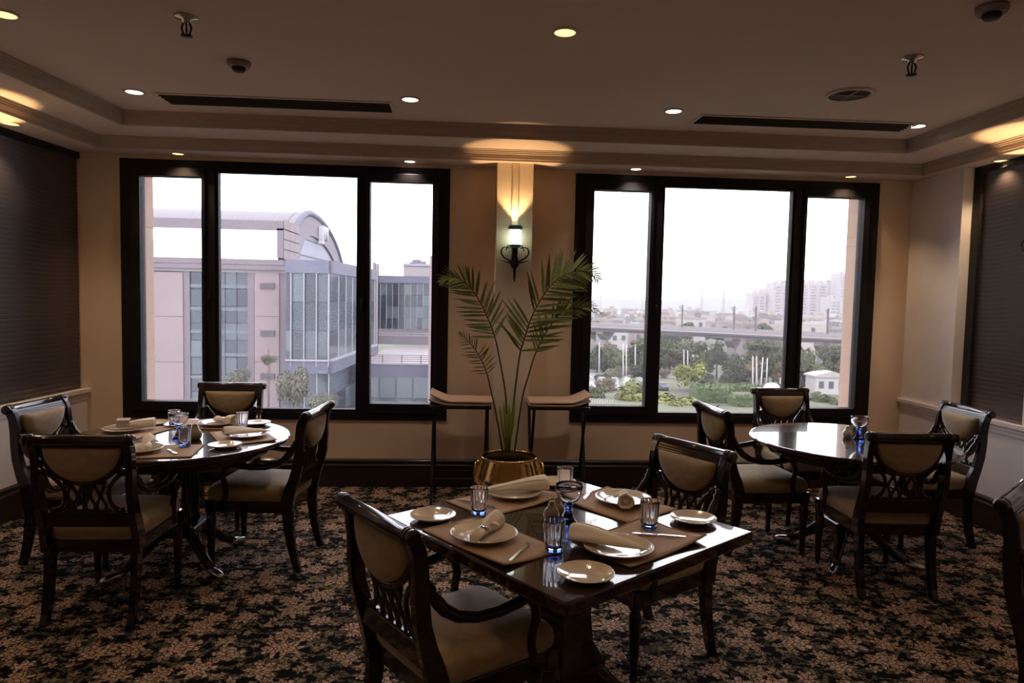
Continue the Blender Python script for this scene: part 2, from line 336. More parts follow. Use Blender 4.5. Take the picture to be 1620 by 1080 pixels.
struct('trim_5', MB().box(.352, .400, -.217, -.2, 1.99, ZA).box(.346, .352, -.212, -.2, 1.99, ZA), M['pillar'], 'painted cable cover running up the pillar', .002)

# ------------------------------------------------------------------ windows
def make_window(n, x0, x1, label):
    root = thing('window_%d' % n, label, None, (x0, 0, 0), kind='structure'); W = x1 - x0
    cols = [(.156, .636, .703, 2.508, True), (.759, 1.86, .648, 2.553, False), (1.978, 2.477, .703, 2.508, True)]
    y0, y1 = -.018, .10
    for nm, b in (('frame_jamb', (0, .085, WZ0, WZ1)), ('frame_jamb', (W - .085, W, WZ0, WZ1)), ('frame_head', (.085, W - .085, 2.575, WZ1)), ('frame_sill', (.085, W - .085, WZ0, .625)),
                  ('mullion', (.665, .74, .625, 2.575)), ('mullion', (1.875, 1.95, .625, 2.575))):
        MB().box(b[0], b[1], y0, y1, b[2], b[3]).build(nm, M['frame'], root, .004)
    for a, b, c, d, opens in cols:
        lo = {.156: .085, .759: .74, 1.978: 1.95}[a]; hi = {.636: .665, 1.86: 1.875, 2.477: W - .085}[b]
        fy0, fy1 = (-.034, .07) if opens else (-.006, .06)
        s = MB().box(lo, a, fy0, fy1, .625, 2.575).box(b, hi, fy0, fy1, .625, 2.575).box(a, b, fy0, fy1, .625, c).box(a, b, fy0, fy1, d, 2.575).build('sash' if opens else 'glazing_bead', M['frame'], root, .003)
        dusty = n == 1
        MB().box(a - .004, b + .004, .028, .034, c - .004, d + .004).build('pane', M['pane_dusty' if dusty else 'pane'], root)
        if n == 1 and a > 1.9:                                  # this light stands tilted a little into the room
            th = R_(2.2)
            for q_ in (s, [c_ for c_ in root.children if c_.name.startswith('pane')][-1]): q_.rotation_euler = (th, 0, 0); q_.location = (0, .625 * math.sin(th), .625 * (1 - math.cos(th)))
    for hx_ in ((.700,) if n == 2 else (.700, 1.915)):
        h = MB().box(hx_ - .011, hx_ + .011, -.026, -.016, 1.48, 1.60).build('handle_plate', M['handle'], root, .003)
        MB().tube([(hx_, -.03, 1.56), (hx_, -.06, 1.56), (hx_, -.068, 1.55), (hx_, -.068, 1.45)], [.009, .009, .009, .007], 8).build('handle_lever', M['handle'], h)
    return root
make_window(1, *WIN[0], 'dark framed three-part window looking on the office block')
make_window(2, *WIN[1], 'dark framed three-part window looking on the viaduct')

# ------------------------------------------------------------------ slatted blinds
def make_blind(label, left):
    root = thing('slat_blind', label, 'blind', (0, 0, 0))
    L = 1.14 if left else .62; ya = -.012 if left else -.70; z0, z1 = .805, ZA - .004; n = 54; p = (z1 - .05 - z0) / n
    tilt = Matrix.Rotation(math.radians(14), 3, 'Y') if left else Matrix.Rotation(math.radians(-14), 3, 'Y')
    me = MB().obox((0, 0, 0), (.006, L, p * 1.02), tilt).mesh('slat', M['blind'])
    if left: px, ang = (lambda y: lx(y, -.045)), math.atan(-.0708)
    else: px, ang = (lambda y: XRW - .06), 0
    yc = ya - L / 2
    for k in range(n):
        o = link('slat', me, root, 0, (px(yc), yc, z0 + (k + .5) * p), ang)
    MB().box(-.03, .03, -L / 2, L / 2, -.025, .024).build('head_rail', M['blind_edge'], root, .003, (px(yc), yc, z1 - .025), ang)
    if not left: MB().box(XRW - .09, XRW - .001, -.70, -.622, z0, z1).build('side_channel', M['blind_edge'], root, .003)
    return root
make_blind('dark brown wooden slat blind lowered on the left wall', True)
make_blind('dark brown wooden slat blind lowered beside the right corner pier', False)

# ------------------------------------------------------------------ ceiling fittings
def spot(parent, loc, col, watts, size=1.9, blend=.6, up=False, r=.04):
    ld = bpy.data.lights.new('bulb', 'SPOT'); ld.energy = watts; ld.color = col; ld.spot_size = size; ld.spot_blend = blend; ld.shadow_soft_size = r
    o = bpy.data.objects.new('bulb', ld); COL.objects.link(o); o.parent = parent; o.location = loc
    if up: o.rotation_euler = (PI, 0, 0)
    return o
WARM, WHITE = (1, .72, .42), (1, .86, .72)
def downlight(x, y, z, r, warm, label, watts):
    t = thing('downlight', label, 'downlight', (x, y, z), group='recessed downlights')
    MB().lathe([(r * .82, .004), (r * .84, -.006), (r, -.008), (r * 1.12, -.003), (r * 1.12, .0)], 28, ann=True).build('trim_ring', M['ceiling'], t)
    MB().lathe([(0, -.0005), (r * .83, -.001), (r * .83, -.004), (0, -.0045)], 28).build('lens', M['led_warm' if warm else 'led_white'], t)
    spot(t, (0, 0, -.02), WARM if warm else WHITE, watts)
DW = 19.0
for x, y, warm, wh in ((-2.12, -1.16, 0, 'beside the left end of the long left air vent'), (-.38, -1.24, 0, 'beside the right end of the long left air vent'), (1.34, -1.21, 0, 'beside the left end of the long right air vent'),
                       (3.10, -1.08, 0, 'beside the right end of the long right air vent'), (.44, -2.47, 1, 'alone in the middle of the main ceiling near the top'), (-2.14, -2.37, 1, 'cut by the left edge at the top corner')):
    downlight(x, y, ZC, .060, warm, ('warm ' if warm else 'white ') + 'round ceiling downlight ' + wh, DW)
for x, y, warm, wh in ((-2.27, -.12, 1, 'over the left pane of the left window'), (-.47, -.13, 0, 'over the right pane of the left window'), (1.36, -.13, 0, 'over the left pane of the right window'), (3.18, -.12, 1, 'over the right pane of the right window'),
                       (lx(-.95, .12), -.95, 1, 'above the left blind'), (XRW - .12, -.92, 1, 'above the right blind')):
    downlight(x, y, ZA - .005, .050, warm, 'small downlight in the low soffit ' + wh, DW * .75)
def vent(x0, x1, y0, y1, label):
    t = thing('air_vent', label, 'vent', ((x0 + x1) / 2, (y0 + y1) / 2, ZC)); a, b = (x1 - x0) / 2, (y1 - y0) / 2; e = .018
    MB().box(-a - e, a + e, -b - e, -b, -.008, .0).box(-a - e, a + e, b, b + e, -.008, 0).box(-a - e, -a, -b, b, -.008, 0).box(a, a + e, -b, b, -.008, 0).build('vent_frame', M['ceiling'], t, .002)
    MB().box(-a, a, -b, b, -.003, -.001).build('vent_backing', M['vent'], t)
    for k in range(5):
        MB().obox((0, -b + (k + .5) * 2 * b / 5, -.005), (2 * a, .002, .014), Matrix.Rotation(math.radians(35), 3, 'X')).build('louvre', M['vent'], t)
vent(-1.99, -.525, -1.14, -.91, 'long dark slot air vent in the left half of the ceiling')
vent(1.56, 3.06, -1.14, -.93, 'long dark slot air vent in the right half of the ceiling')
def sprinkler(x, y, label):
    t = thing('fire_sprinkler', label, 'sprinkler', (x, y, ZC))
    MB().lathe([(.052, 0), (.05, -.008), (.02, -.014), (.016, -.03), (0, -.03)], 24).build('escutcheon', M['silver'], t)
    MB().tube([(-.014, 0, -.028), (-.022, 0, -.05), (-.014, 0, -.078), (0, 0, -.085)], .005, 6).tube([(.014, 0, -.028), (.022, 0, -.05), (.014, 0, -.078), (0, 0, -.085)], .005, 6).build('yoke_arms', M['black'], t)
    MB().lathe([(.004, -.03), (.005, -.055), (.004, -.08)], 8).build('glass_bulb', M['black'], t)
    MB().lathe([(0, -.082), (.026, -.084), (.027, -.088), (0, -.09)], 16).build('deflector', M['black'], t)
sprinkler(-1.30, -2.44, 'dark pendent fire sprinkler on the left ceiling')
sprinkler(2.22, -2.35, 'dark pendent fire sprinkler on the right ceiling')
def smoke(x, y, label):
    t = thing('smoke_detector', label, 'detector', (x, y, ZC))
    MB().lathe([(.062, 0), (.062, -.018), (.055, -.024), (.055, -.03)], 24).build('housing', M['grey_plastic'], t)
    MB().lathe([(.036, -.03), (.036, -.042), (.028, -.052), (0, -.053)], 24).build('sensor_cap', M['vent'], t)
smoke(-1.26, -1.83, 'small round smoke detector above the left air vent')
smoke(2.16, -2.96, 'small round smoke detector at the top right corner')
t = thing('ceiling_speaker', 'round grey ceiling speaker grille above the right air vent', 'speaker', (2.25, -1.72, ZC))
MB().lathe([(.135, 0), (.135, -.008), (.115, -.012), (.112, -.004)], 32, ann=True).build('rim', M['ceiling'], t)
MB().lathe([(0, -.002), (.112, -.002), (.112, -.005), (0, -.006)], 32).build('grille', M['vent'], t)
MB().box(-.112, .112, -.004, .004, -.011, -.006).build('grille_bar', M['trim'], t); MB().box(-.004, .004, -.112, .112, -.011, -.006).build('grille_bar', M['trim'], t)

# ------------------------------------------------------------------ wall lamps
for x in (-2.1, -.4, 1.35, 3.1):
    for y in (-4.0, -5.6, -7.2, -8.8): downlight(x, y, ZC, .060, 1, 'warm round ceiling downlight over the part of the room behind the photographer', DW * .55)
def sconce(loc, rz, label, watts):
    """origin on the wall, lamp sticks out towards -y"""
    t = thing('wall_lamp', label, 'wall lamp', loc, rz); y = -.075
    sh = MB().lathe([(.046, .035), (.046, .175), (.043, .175), (.043, .035)], 24, (0, y, 0), ann=True).build('glass_shade', M['shade'], t)
    def band(z, h, r, nm):
        b = MB().lathe([(r, z), (r + .004, z + .004), (r + .004, z + h - .004), (r, z + h)], 24, (0, y, 0), ann=True)
        for k in range(12):
            a = 2 * PI * k / 12; b.lathe([(0, -.004), (.012, -.002), (.012, .002), (0, .004)], 6, (math.cos(a) * (r + .004), y + math.sin(a) * (r + .004), z + h / 2))
        return b.build(nm, M['verdigris'], t)
    band(.150, .034, .048, 'filigree_rim'); band(.012, .030, .040, 'filigree_base')
    MB().lathe([(.030, .012), (.022, 0), (.024, -.03), (.018, -.05), (.026, -.075), (.03, -.10), (.02, -.125), (.012, -.15), (.010, -.22), (.006, -.245), (.008, -.25), (0, -.26)], 16, (0, y, 0)).build('lamp_stem', M['iron'], t)
    MB().lathe([(.022, -.085), (.034, -.09), (.037, -.115), (.028, -.135), (.016, -.15)], 8, (0, y, 0), smooth=False).build('leaf_cup', M['iron'], t)
    MB().box(-.022, .022, -.02, 0, -.15, -.03).bar((0, -.01, -.1), (0, y, -.1), .016, .016).build('wall_bracket', M['iron'], t, .004)
    for s in (-1, 1):
        a = MB().tube([(s * x, y - .005, z) for x, z in ((.022, -.11), (.05, -.088), (.085, -.07), (.105, -.045), (.11, -.02), (.10, .005), (.078, .014), (.062, .008))], [.007, .006, .006, .006, .006, .005, .004, .004], 8).build('scroll_arm', M['iron'], t)
        lf = MB()
        for dx, dz in ((-.016, .024), (-.03, .0), (.004, -.026)): lf.tube([(s * .066, y - .005, .008), (s * (.066 + dx * .5), y - .005, .008 + dz * .5), (s * (.066 + dx), y - .005, .008 + dz)], [.002, .006, .001], 6)
        lf.build('leaf_sprig', M['iron'], a)
        MB().tube([(s * .02, y - .005, -.115), (s * .06, y - .005, -.105), (s * .108, y - .005, -.092)], [.005, .005, .002], 6).build('lower_tendril', M['iron'], t)
    spot(t, (0, y, .16), (1, .62, .28), watts, 1.3, .35, True, .015)
    return t
sconce((.376, -.2, 1.985), 0, 'lit turquoise glass wall lamp on dark scroll bracket on the pillar', 16)
sconce((lx(-1.27), -1.27, 2.05), math.atan(-.0708) + PI / 2, 'lit turquoise wall lamp on the left wall outside the picture', 26)
sconce((XR, -1.43, 2.05), -PI / 2, 'lit turquoise wall lamp on the right wall outside the picture', 26)

# ------------------------------------------------------------------ armchairs
def make_chair():
    t = thing('dining_armchair', '', 'chair')
    W, FB = M['wood'], M['fabric']
    stile = [(-.230, .345, .033), (-.235, .41, .036), (-.25, .47, .034), (-.275, .54, .029), (-.296, .62, .026), (-.304, .70, .025), (-.306, .78, .024), (-.314, .85, .024), (-.33, .89, .024), (-.348, .908, .021)]
    for s in (-1, 1):
        b = MB().ribbon(stile, s * .243, s * .207)
        for xo in (.214, .225, .236):                      # reeding on the front edge
            b.tube([(s * xo, y + h * .98, z) for y, z, h in stile[2:9]], .0045, 5)
        b.build('stile', W, t, .003)
        MB().ribbon([(-.230, .36, .033), (-.236, .27, .028), (-.252, .15, .023), (-.276, .05, .020), (-.292, 0, .019)], s * .230, s * .194).build('leg', W, t, .003)
        x = s * .226
        MB().box(x - .025, x + .025, .19, .24, .335, .405).lathe([(.018, .34), (.028, .335), (.03, .327), (.02, .318), (.026, .30), (.028, .285), (.024, .22), (.018, .09), (.015, .04), (.019, .034), (.019, .024), (.014, .018), (.014, 0)], 14, (x, .215, 0)).build('leg', W, t, .002)
        arm = [(-.288, .765, .008), (-.281, .752, .019), (-.275, .740, .012), (-.270, .727, .020), (-.262, .713, .013), (-.25, .69, .021), (-.222, .655, .021), (-.178, .625, .019), (-.11, .608, .018), (-.03, .606, .018), (.05, .615, .019), (.105, .628, .020), (.118, .63, .012)]
        MB().tube([(s * (.226 + .03 * min(1, max(0, (y + .27) / .2))), y, z) for y, z, r in arm], [r for y, z, r in arm], 10).build('arm', W, t)
        sup = [(.098, .615, .016), (.125, .585, .018), (.135, .54, .017), (.122, .49, .016), (.12, .44, .017), (.135, .40, .018), (.14, .36, .018)]
        MB().tube([(s * (.256 - .022 * k / 6), y, z) for k, (y, z, r) in enumerate(sup)], [r for y, z, r in sup], 10).build('arm_support', W, t)
    # crest: rolled bar over a reeded board
    c = MB().lathe([(.020, -.262), (.026, -.255), (.026, -.238), (.022, -.236), (.028, -.232), (.028, -.224), (.023, -.221), (.027, -.217), (.027, -.210), (.0245, -.206), (.0245, .206), (.027, .210), (.027, .217), (.023, .221), (.028, .224), (.028, .232), (.022, .236), (.026, .238), (.026, .255), (.020, .262)], 16, (0, -.342, .904), 'x')
    c.prism([(-.335, .925), (-.320, .905), (-.300, .86), (-.326, .86), (-.350, .90)], 'x', -.208, .208)
    for z in (.868, .878, .888): c.box(-.207, .207, -.306 - (z - .868) * .6, -.298 - (z - .868) * .6, z - .003, z + .003)
    c.build('crest_rail', W, t, .002)
    # half-oval padded back
    def D(sc, y, zc=.80):
        pts = []
        for i in range(25):
            a = PI + PI * i / 24; pts.append((.190 * math.cos(a), .868 + .168 * math.sin(a)))
        for i in range(1, 8): pts.append((.190 - .38 * i / 8, .868))
        return [(px * sc, y, zc + (pz - zc) * sc) for px, pz in pts]
    MB().loft([D(.001, -.346), D(.6, -.344), D(.9, -.336), D(.985, -.324), D(.985, -.296), D(.9, -.282), D(.6, -.272), D(.001, -.270)]).build('back_panel', FB, t)
    fr = MB(); fr.tube([(.198 * math.cos(PI + PI * i / 24), -.310, .868 + .176 * math.sin(PI + PI * i / 24)) for i in range(25)], .013, 8, 1.0)
    fr.build('panel_frame', W, t)
    sp = MB()
    for s in (-1, 1):
        sp.tube([(s * x, -.292 + .02 * (.70 - z) / .15, z) for x, z in ((.175, .742), (.165, .728), (.14, .705), (.115, .675), (.105, .64), (.108, .60), (.125, .57), (.155, .553))], [.010, .012, .012, .011, .010, .010, .011, .012], 8)
        sp.lathe([(0, -.014), (.017, -.014), (.019, 0), (.017, .014), (0, .014)], 12, (s * .182, -.297, .742), 'y')
        sp.lathe([(0, -.012), (.012, -.012), (.014, 0), (.012, .012), (0, .012)], 12, (s * .165, -.277, .556), 'y')
    for k in range(7):
        x0 = -.081 + .027 * k; ph = PI if k % 2 else 0
        sp.tube([(x0 + .0095 * math.sin(ph + 2 * PI * i / 12), -.272 - .03 * i / 18, .545 + .165 * i / 18) for i in range(19)], .0078, 6, 1.0, (0, 1, 0))
    sp.box(-.10, .10, -.312, -.292, .688, .712).box(-.11, .11, -.284, -.262, .543, .556)
    sp.build('lattice_splat', W, t)
    MB().box(-.208, .208, -.285, -.252, .475, .548).build('cross_rail', W, t, .004)
    MB().prism([(-.248, .243), (.248, .243), (.226, -.235), (-.226, -.235)], 'z', .335, .40).build('seat_frame', W, t, .005)
    # deep sprung seat
    def ring(sc, z):
        pts = []
        for i in range(40):
            a = 2 * PI * i / 40; cx, sy = math.cos(a), math.sin(a); e = .22
            X = math.copysign(abs(cx) ** e, cx); Y = math.copysign(abs(sy) ** e, sy)
            pts.append((X * (.236 + .011 * Y) * sc, (Y * .245 + .003) * sc, z))
        return pts
    MB().loft([ring(.97, .398), ring(1.0, .41), ring(1.012, .435), ring(.995, .46), ring(.94, .478), ring(.8, .492), ring(.55, .50), ring(.25, .503), ring(.002, .504)]).build('seat_cushion', FB, t)
    return t
CH = make_chair(); first = True
R_ = math.radians
for x, y, rz, lab, grp in (
    (-1.77, -2.165, 0, 'carved armchair with its back to us in front of the laid left round table', 'L'),
    (-2.223, -1.526, -97, 'carved armchair under the left blind, far left of the laid round table', 'L'),
    (-1.727, -.875, 180, 'armchair between the left window and the laid round table', 'L'),
    (-1.21, -1.565, 83, 'armchair on the right of the laid left round table, seat seen from the side', 'L'),
    (1.94, -1.37, -85, 'armchair on the left of the bare right round table, facing right', 'R'),
    (2.54, -.77, 185, 'armchair between the right window and the bare round table', 'R'),
    (3.10, -1.27, 90, 'armchair against the right wall beside the bare round table', 'R'),
    (2.40, -1.94, -3, 'armchair with its back to us in front of the bare right round table', 'R'),
    (.006, -3.44, -55, 'large nearest armchair at the front left of the square table', 'S'),
    (.797, -2.745, 120.5, 'armchair pushed under the far right side of the square table', 'S'),
    (2.29, -3.62, -140, 'dark armchair cut off by the right edge of the picture', 'X')):
    c = CH if first else copy_tree(CH); first = False
    c.location = (x, y, 0); c.scale = (.94, 1, 1); c.rotation_euler = (0, 0, R_(rz)); tag(c, lab, 'chair', {'L': 'armchairs round the left table', 'R': 'armchairs round the right table', 'S': 'armchairs at the square table', 'X': 'armchairs at tables outside the picture'}[grp])

# ------------------------------------------------------------------ tables
ZT = .75
def sabre_feet(t, reach, zb, n=4, a0=0):
    for k in range(n):
        a = a0 + 2 * PI * k / n; Mx = Matrix.Rotation(a, 3, 'Z')
        pts = [(.05, zb), (.12, zb - .02), (.22 * reach / .4, zb - .09), (.31 * reach / .4, .075), (reach, .032)]
        f = MB().tube([Mx @ Vector((r, 0, z)) for r, z in pts], [.045, .04, .032, .027, .024], 8).build('foot', M['table_edge'], t)
        MB().tube([Mx @ Vector((r, 0, z)) for r, z in ((reach - .03, .04), (reach, .031), (reach + .05, .026), (reach + .085, .024))], [.027, .028, .026, .012], 10).build('toe_cap', M['silver'], f)
def round_table(x, y, r, label):
    t = thing('round_table', label, 'table', (x, y, 0))
    MB().lathe([(0, ZT - .035), (r - .03, ZT - .035), (r - .012, ZT - .03), (r - .006, ZT - .02), (r, ZT - .016), (r, ZT - .007), (r - .006, ZT - .001), (r - .012, ZT), (0, ZT)], 96, smooth=False).build('tabletop', M['table'], t)
    MB().lathe([(r * .78, ZT - .10), (r * .8, ZT - .095), (r * .8, ZT - .035), (r * .76, ZT - .035), (r * .76, ZT - .10)], 64, ann=True).build('apron', M['table_edge'], t)
    for k in range(4):
        a = PI / 4 + k * PI / 2
        MB().lathe([(.03, .24), (.034, .25), (.024, .27), (.028, .34), (.022, .5), (.026, .60), (.034, .64), (.034, .66), (0, .66)], 12, (.09 * math.cos(a), .09 * math.sin(a), 0)).build('column', M['table_edge'], t)
    MB().box(-.15, .15, -.15, .15, .655, .70).build('top_block', M['table_edge'], t, .01); MB().box(-.14, .14, -.14, .14, .19, .25).build('plinth', M['table_edge'], t, .012)
    sabre_feet(t, .36, .23, 4, PI / 4 + .1)
    return t
LT = (-1.66, -1.67); RT = (2.44, -1.60)
round_table(*LT, .62, 'round mahogany table on the left laid with plates and glasses')
round_table(*RT, .61, 'bare polished round mahogany table on the right with one goblet')
SQ = (.388, -3.2275); SA = R_(37.2)
t = thing('square_table', 'square mahogany table in the foreground laid for four', 'table', (*SQ, 0), SA); h = .495
MB().box(-h, h, -h, h, ZT - .042, ZT).build('tabletop', M['table'], t, .006)
for k in range(4): MB().obox((0, -.385, ZT - .075), (.80, .022, .066)).build('apron', M['table_edge'], t, .003, None, k * PI / 2)
MB().loft([[(sx * q, sy * q, z) for sx, sy in ((-1, -1), (1, -1), (1, 1), (-1, 1))] for q, z in ((.14, ZT - .042), (.13, ZT - .09), (.085, ZT - .13), (.078, .40), (.085, .30), (.12, .22), (.12, .14))], smooth=False).build('pedestal', M['table_edge'], t, .006)
sabre_feet(t, .37, .21, 4, PI / 4)

# ------------------------------------------------------------------ tableware
def sqp(u, v): return (SQ[0] + u * math.cos(SA) - v * math.sin(SA), SQ[1] + u * math.sin(SA) + v * math.cos(SA))
def placemat_mesh(w, d, lift, name='sheet', mat=None, th=.004, nx=14, ny=10):
    """lift: heights of the four corners (-x-y, +x-y, +x+y, -x+y)"""
    def H(u, v):
        z = 0
        for (cx, cy), hgt in zip(((-1, -1), (1, -1), (1, 1), (-1, 1)), lift):
            q = max(0, (u * cx + v * cy) / 2 - .35) / .65; z += hgt * q ** 1.8
        return z
    top = []; bot = []
    for j in range(ny + 1):
        for i in range(nx + 1):
            u, v = -1 + 2 * i / nx, -1 + 2 * j / ny; z = H(u, v); top.append((u * w / 2, v * d / 2, z + th)); bot.append((u * w / 2, v * d / 2, z))
    n = (nx + 1) * (ny + 1); f = []; mb = MB()
    idx = lambda i, j: j * (nx + 1) + i
    for j in range(ny):
        for i in range(nx):
            q = (idx(i, j), idx(i + 1, j), idx(i + 1, j + 1), idx(i, j + 1)); f.append(q); f.append(tuple(n + k for k in q[::-1]))
    edge = [idx(i, 0) for i in range(nx)] + [idx(nx, j) for j in range(ny)] + [idx(i, ny) for i in range(nx, 0, -1)] + [idx(0, j) for j in range(ny, 0, -1)]
    for k in range(len(edge)):
        a, b = edge[k], edge[(k + 1) % len(edge)]; f.append((a, n + a, n + b, b))
    mb.add(top + bot, f, True); return mb, H
def placemat(x, y, rz, lift, label, grp, w=.44, d=.30, z=ZT, mat='mat', name='placemat'):
    mb, H = placemat_mesh(w, d, lift); e = .012
    t = thing(name, label, 'placemat', (x, y, z + .0006), rz, grp)
    mb.build('sheet', M[mat], t)
    hem = MB()
    for s in (-1, 1):
        hem.tube([(-w / 2 + w * i / 14, s * (d / 2 - .002), H(-1 + i / 7, s) + .004) for i in range(15)], .0022, 5)
        hem.tube([(s * (w / 2 - .002), -d / 2 + d * i / 10, H(s, -1 + i / 5) + .004) for i in range(11)], .0022, 5)
    hem.build('piped_hem', M[mat], t)
    return t
ZM = ZT + .0068
PLATE = {}
def plate(x, y, r, label, grp, z=ZM, rz=0):
    if r not in PLATE:
        PLATE[r] = (MB().lathe([(0, .006), (r * .58, .006), (r * .64, .008), (r * .97, .0185), (r, .019), (r, .0165), (r * .66, .003), (r * .55, 0), (0, .0)], 48).mesh('plate_body', M['china']), MB().lathe([(r * .958, .0185), (r * .975, .0202), (r * 1.0, .0200), (r * 1.004, .0185), (r * 1.0, .0172)], 48, ann=True).mesh('rim', M['china']))
    t = thing('dinner_plate' if r > .1 else 'side_plate', label, 'plate', (x, y, z), 0, grp)
    link('plate_body', PLATE[r][0], t); link('rim', PLATE[r][1], t); return t
def knife(x, y, a, label, z=ZM, L=.19):
    t = thing('table_knife', label, 'knife', (x, y, z + .0035), a, 'table knives')
    MB().loft([[(px, -wd, -.0025), (px, wd, -.0025), (px, wd, .0025), (px, -wd, .0025)] for px, wd in ((-L / 2, .005), (-L / 2 + .02, .006), (-.01, .0045), (.0, .004))], smooth=False).build('handle', M['steel'], t, .001)
    MB().loft([[(px, y0, -.0008), (px, y1, -.0008), (px, y1, .0008), (px, y0, .0008)] for px, y0, y1 in ((0, -.004, .004), (.008, -.009, .006), (L * .3, -.0095, .007), (L * .42, -.007, .007), (L * .5, .003, .006))], smooth=False).build('blade', M['steel'], t)
    return t
TUM = None
def tumbler(x, y, label, z=ZM):
    global TUM
    if TUM is None:
        g = MB().lathe([(.0250, .0145), (.027, .03), (.0328, .103), (.0342, .1055), (.0355, .103), (.0352, .098), (.0350, .094), (.0318, .03), (.0312, .022), (.0302, .0145), (.0295, .0125), (.026, .0125)], 112, flute=.045, nf=14, fz=(6, 7))
        b = MB().lathe([(0, 0), (.027, 0), (.0295, .004), (.0300, .0118), (.0275, .0122), (0, .0122)], 30)
        TUM = (g.mesh('fluted_glass', M['glass']), b.mesh('blue_base', M['blue']))
    t = thing('tumbler', label, 'glass', (x, y, z), random.random() * 6, 'fluted water tumblers'); link('fluted_glass', TUM[0], t); link('blue_base', TUM[1], t); return t
GOB = None
def goblet(x, y, label, z=ZT, s=1.0):
    global GOB
    if GOB is None:
        bowl = MB().lathe([(0, .081), (.012, .0815), (.03, .09), (.043, .107), (.0495, .13), (.0505, .15), (.0515, .151), (.0525, .15), (.0515, .128), (.045, .104), (.032, .087), (.014, .078), (0, .077)], 40)
        stem = MB().lathe([(0, 0), (.033, 0), (.034, .004), (.027, .012), (.018, .028), (.0125, .048), (.0125, .06), (.017, .07), (.015, .0762), (0, .0765)], 32)
        GOB = (bowl.mesh('bowl', M['glass']), stem.mesh('blue_stem', M['blue']))
    t = thing('goblet', label, 'goblet', (x, y, z)); t.scale = (s, s, s); link('bowl', GOB[0], t); link('blue_stem', GOB[1], t); return t
def jug(x, y, label, z=ZT, mat='pot', s=1.0):
    t = thing('cruet_pot', label, 'cruet', (x, y, z)); t.scale = (s, s, s)
    MB().lathe([(0, 0), (.022, 0), (.029, .012), (.031, .024), (.028, .038), (.019, .05), (.0135, .057), (.0145, .064), (.0105, .066), (.009, .058), (0, .056)], 24).build('body', M[mat], t)
    MB().lathe([(.008, .064), (.013, .066), (.011, .073), (.004, .077), (0, .077)], 20).build('stopper', M[mat], t)
    return t
def cone_napkin(x, y, a, label, z, L=.24, rm=.042, flat=.62, bend=.0):
    """napkin rolled into a soft cone: open mouth at -x, point at +x"""
    t = thing('linen_napkin', label, 'napkin', (x, y, z), a, 'linen napkins'); n = 28; rings = []
    prof = [(-.50, 1.0), (-.47, 1.05), (-.36, 1.02), (-.2, .92), (0, .72), (.2, .48), (.36, .26), (.48, .08), (.5, .03)]
    for q, r in prof:
        ring = []
        for i in range(n):
            th = 2 * PI * i / n; wob = 1 + .08 * math.sin(3 * th + q * 7) + .05 * math.sin(5 * th + q * 4)
            R0 = rm * r * wob; zz = R0 * math.sin(th) * flat
            if math.sin(th) < 0: zz *= .55
            ring.append((q * L, R0 * math.cos(th) + bend * (q * q), zz + rm * flat * .56 * r * .98 + .001))
        rings.append(ring)
    inner = [[(p[0] + .004 + dx, p[1] * k, (p[2] - .015) * k + .015) for p in rings[0]] for dx, k in ((0, .92), (.05, .80), (.07, .02))]
    MB().loft(inner[::-1] + rings).build('cone_fold', M['linen'], t)
    MB().tube([(rings[k][4][0], rings[k][4][1], rings[k][4][2] + .001) for k in range(1, 8)], [.004, .005, .005, .0045, .004, .003, .001], 6, .6).build('outer_flap', M['linen'], t)
    return t
def ring_napkin(x, y, a, label, z, L=.20):
    """rolled napkin pulled through a silver ring, flared at the open end"""
    t = thing('linen_napkin', label, 'napkin', (x, y, z), a, 'linen napkins'); rings = []; n = 28
    for q, r in ((-.5, .010), (-.46, .016), (-.36, .021), (-.22, .0195), (-.12, .0155), (-.04, .0155), (.06, .022), (.22, .030), (.38, .033), (.47, .034), (.5, .032)):
        rings.append([(q * L, r * (1 + .1 * math.sin(3 * 2 * PI * i / n + 5 * q)) * math.cos(2 * PI * i / n), r * .9 * (1 + .08 * math.sin(5 * 2 * PI * i / n)) * math.sin(2 * PI * i / n) + r * .8) for i in range(n)])
    for k, dx in ((.82, -.004), (.7, -.018), (.45, -.02), (.3, -.006), (.02, -.004)):
        c = rings[10]; zc = .8 * .032; rings.append([(c[0][0] + dx, p[1] * k, zc + (p[2] - zc) * k) for p in c])
    MB().loft(rings).build('rolled_linen', M['linen'], t)
    MB().tube([(L * (.05 + .02 * k), -.012 - .008 * k, .03 + .006 * math.sin(k)) for k in range(5)], [.004, .01, .014, .016, .012], 8, .35).build('loose_fold', M['linen'], t)
    MB().lathe([(.0175, -.011), (.0195, -.009), (.0195, .009), (.0175, .011), (.0165, .0)], 24, (-.08 * L, 0, .0145), 'x', ann=True).build('napkin_ring', M['silver'], t)
    return t
# square table: mats along the four sides (u towards the far right, v towards the far left)
G = 'placemats on the square table'
for (u, v, a, lift, wh), wd in zip(((-.343, .03, PI / 2, (0, .0, 0, .012), 'on the near left side of the square table'), (.02, .362, PI, (.0, 0, 0, .02), 'on the far left side of the square table'),
                          (.34, .03, -PI / 2, (.012, .0, .0, .01), 'on the far right side of the square table'), (.055, -.305, 0, (.004, .02, .016, .02), 'on the near right side of the square table')), ((.46, .26), (.44, .27), (.38, .30), (.42, .28))):
    placemat(*sqp(u, v), SA + a, lift, 'tan placemat ' + wh, G, *wd)
for u, v, wh in ((-.35, .055, 'under a ring napkin, near left of the square table'), (-.075, -.325, 'under a cone napkin, nearest edge of the square table'), (.385, .04, 'reflecting the window, far right of the square table'), (.075, .385, 'behind the fluted tumbler, far left of the square table')):
    plate(*sqp(u, v), .118, 'cream dinner plate ' + wh, 'dinner plates on the square table', ZM + .002)
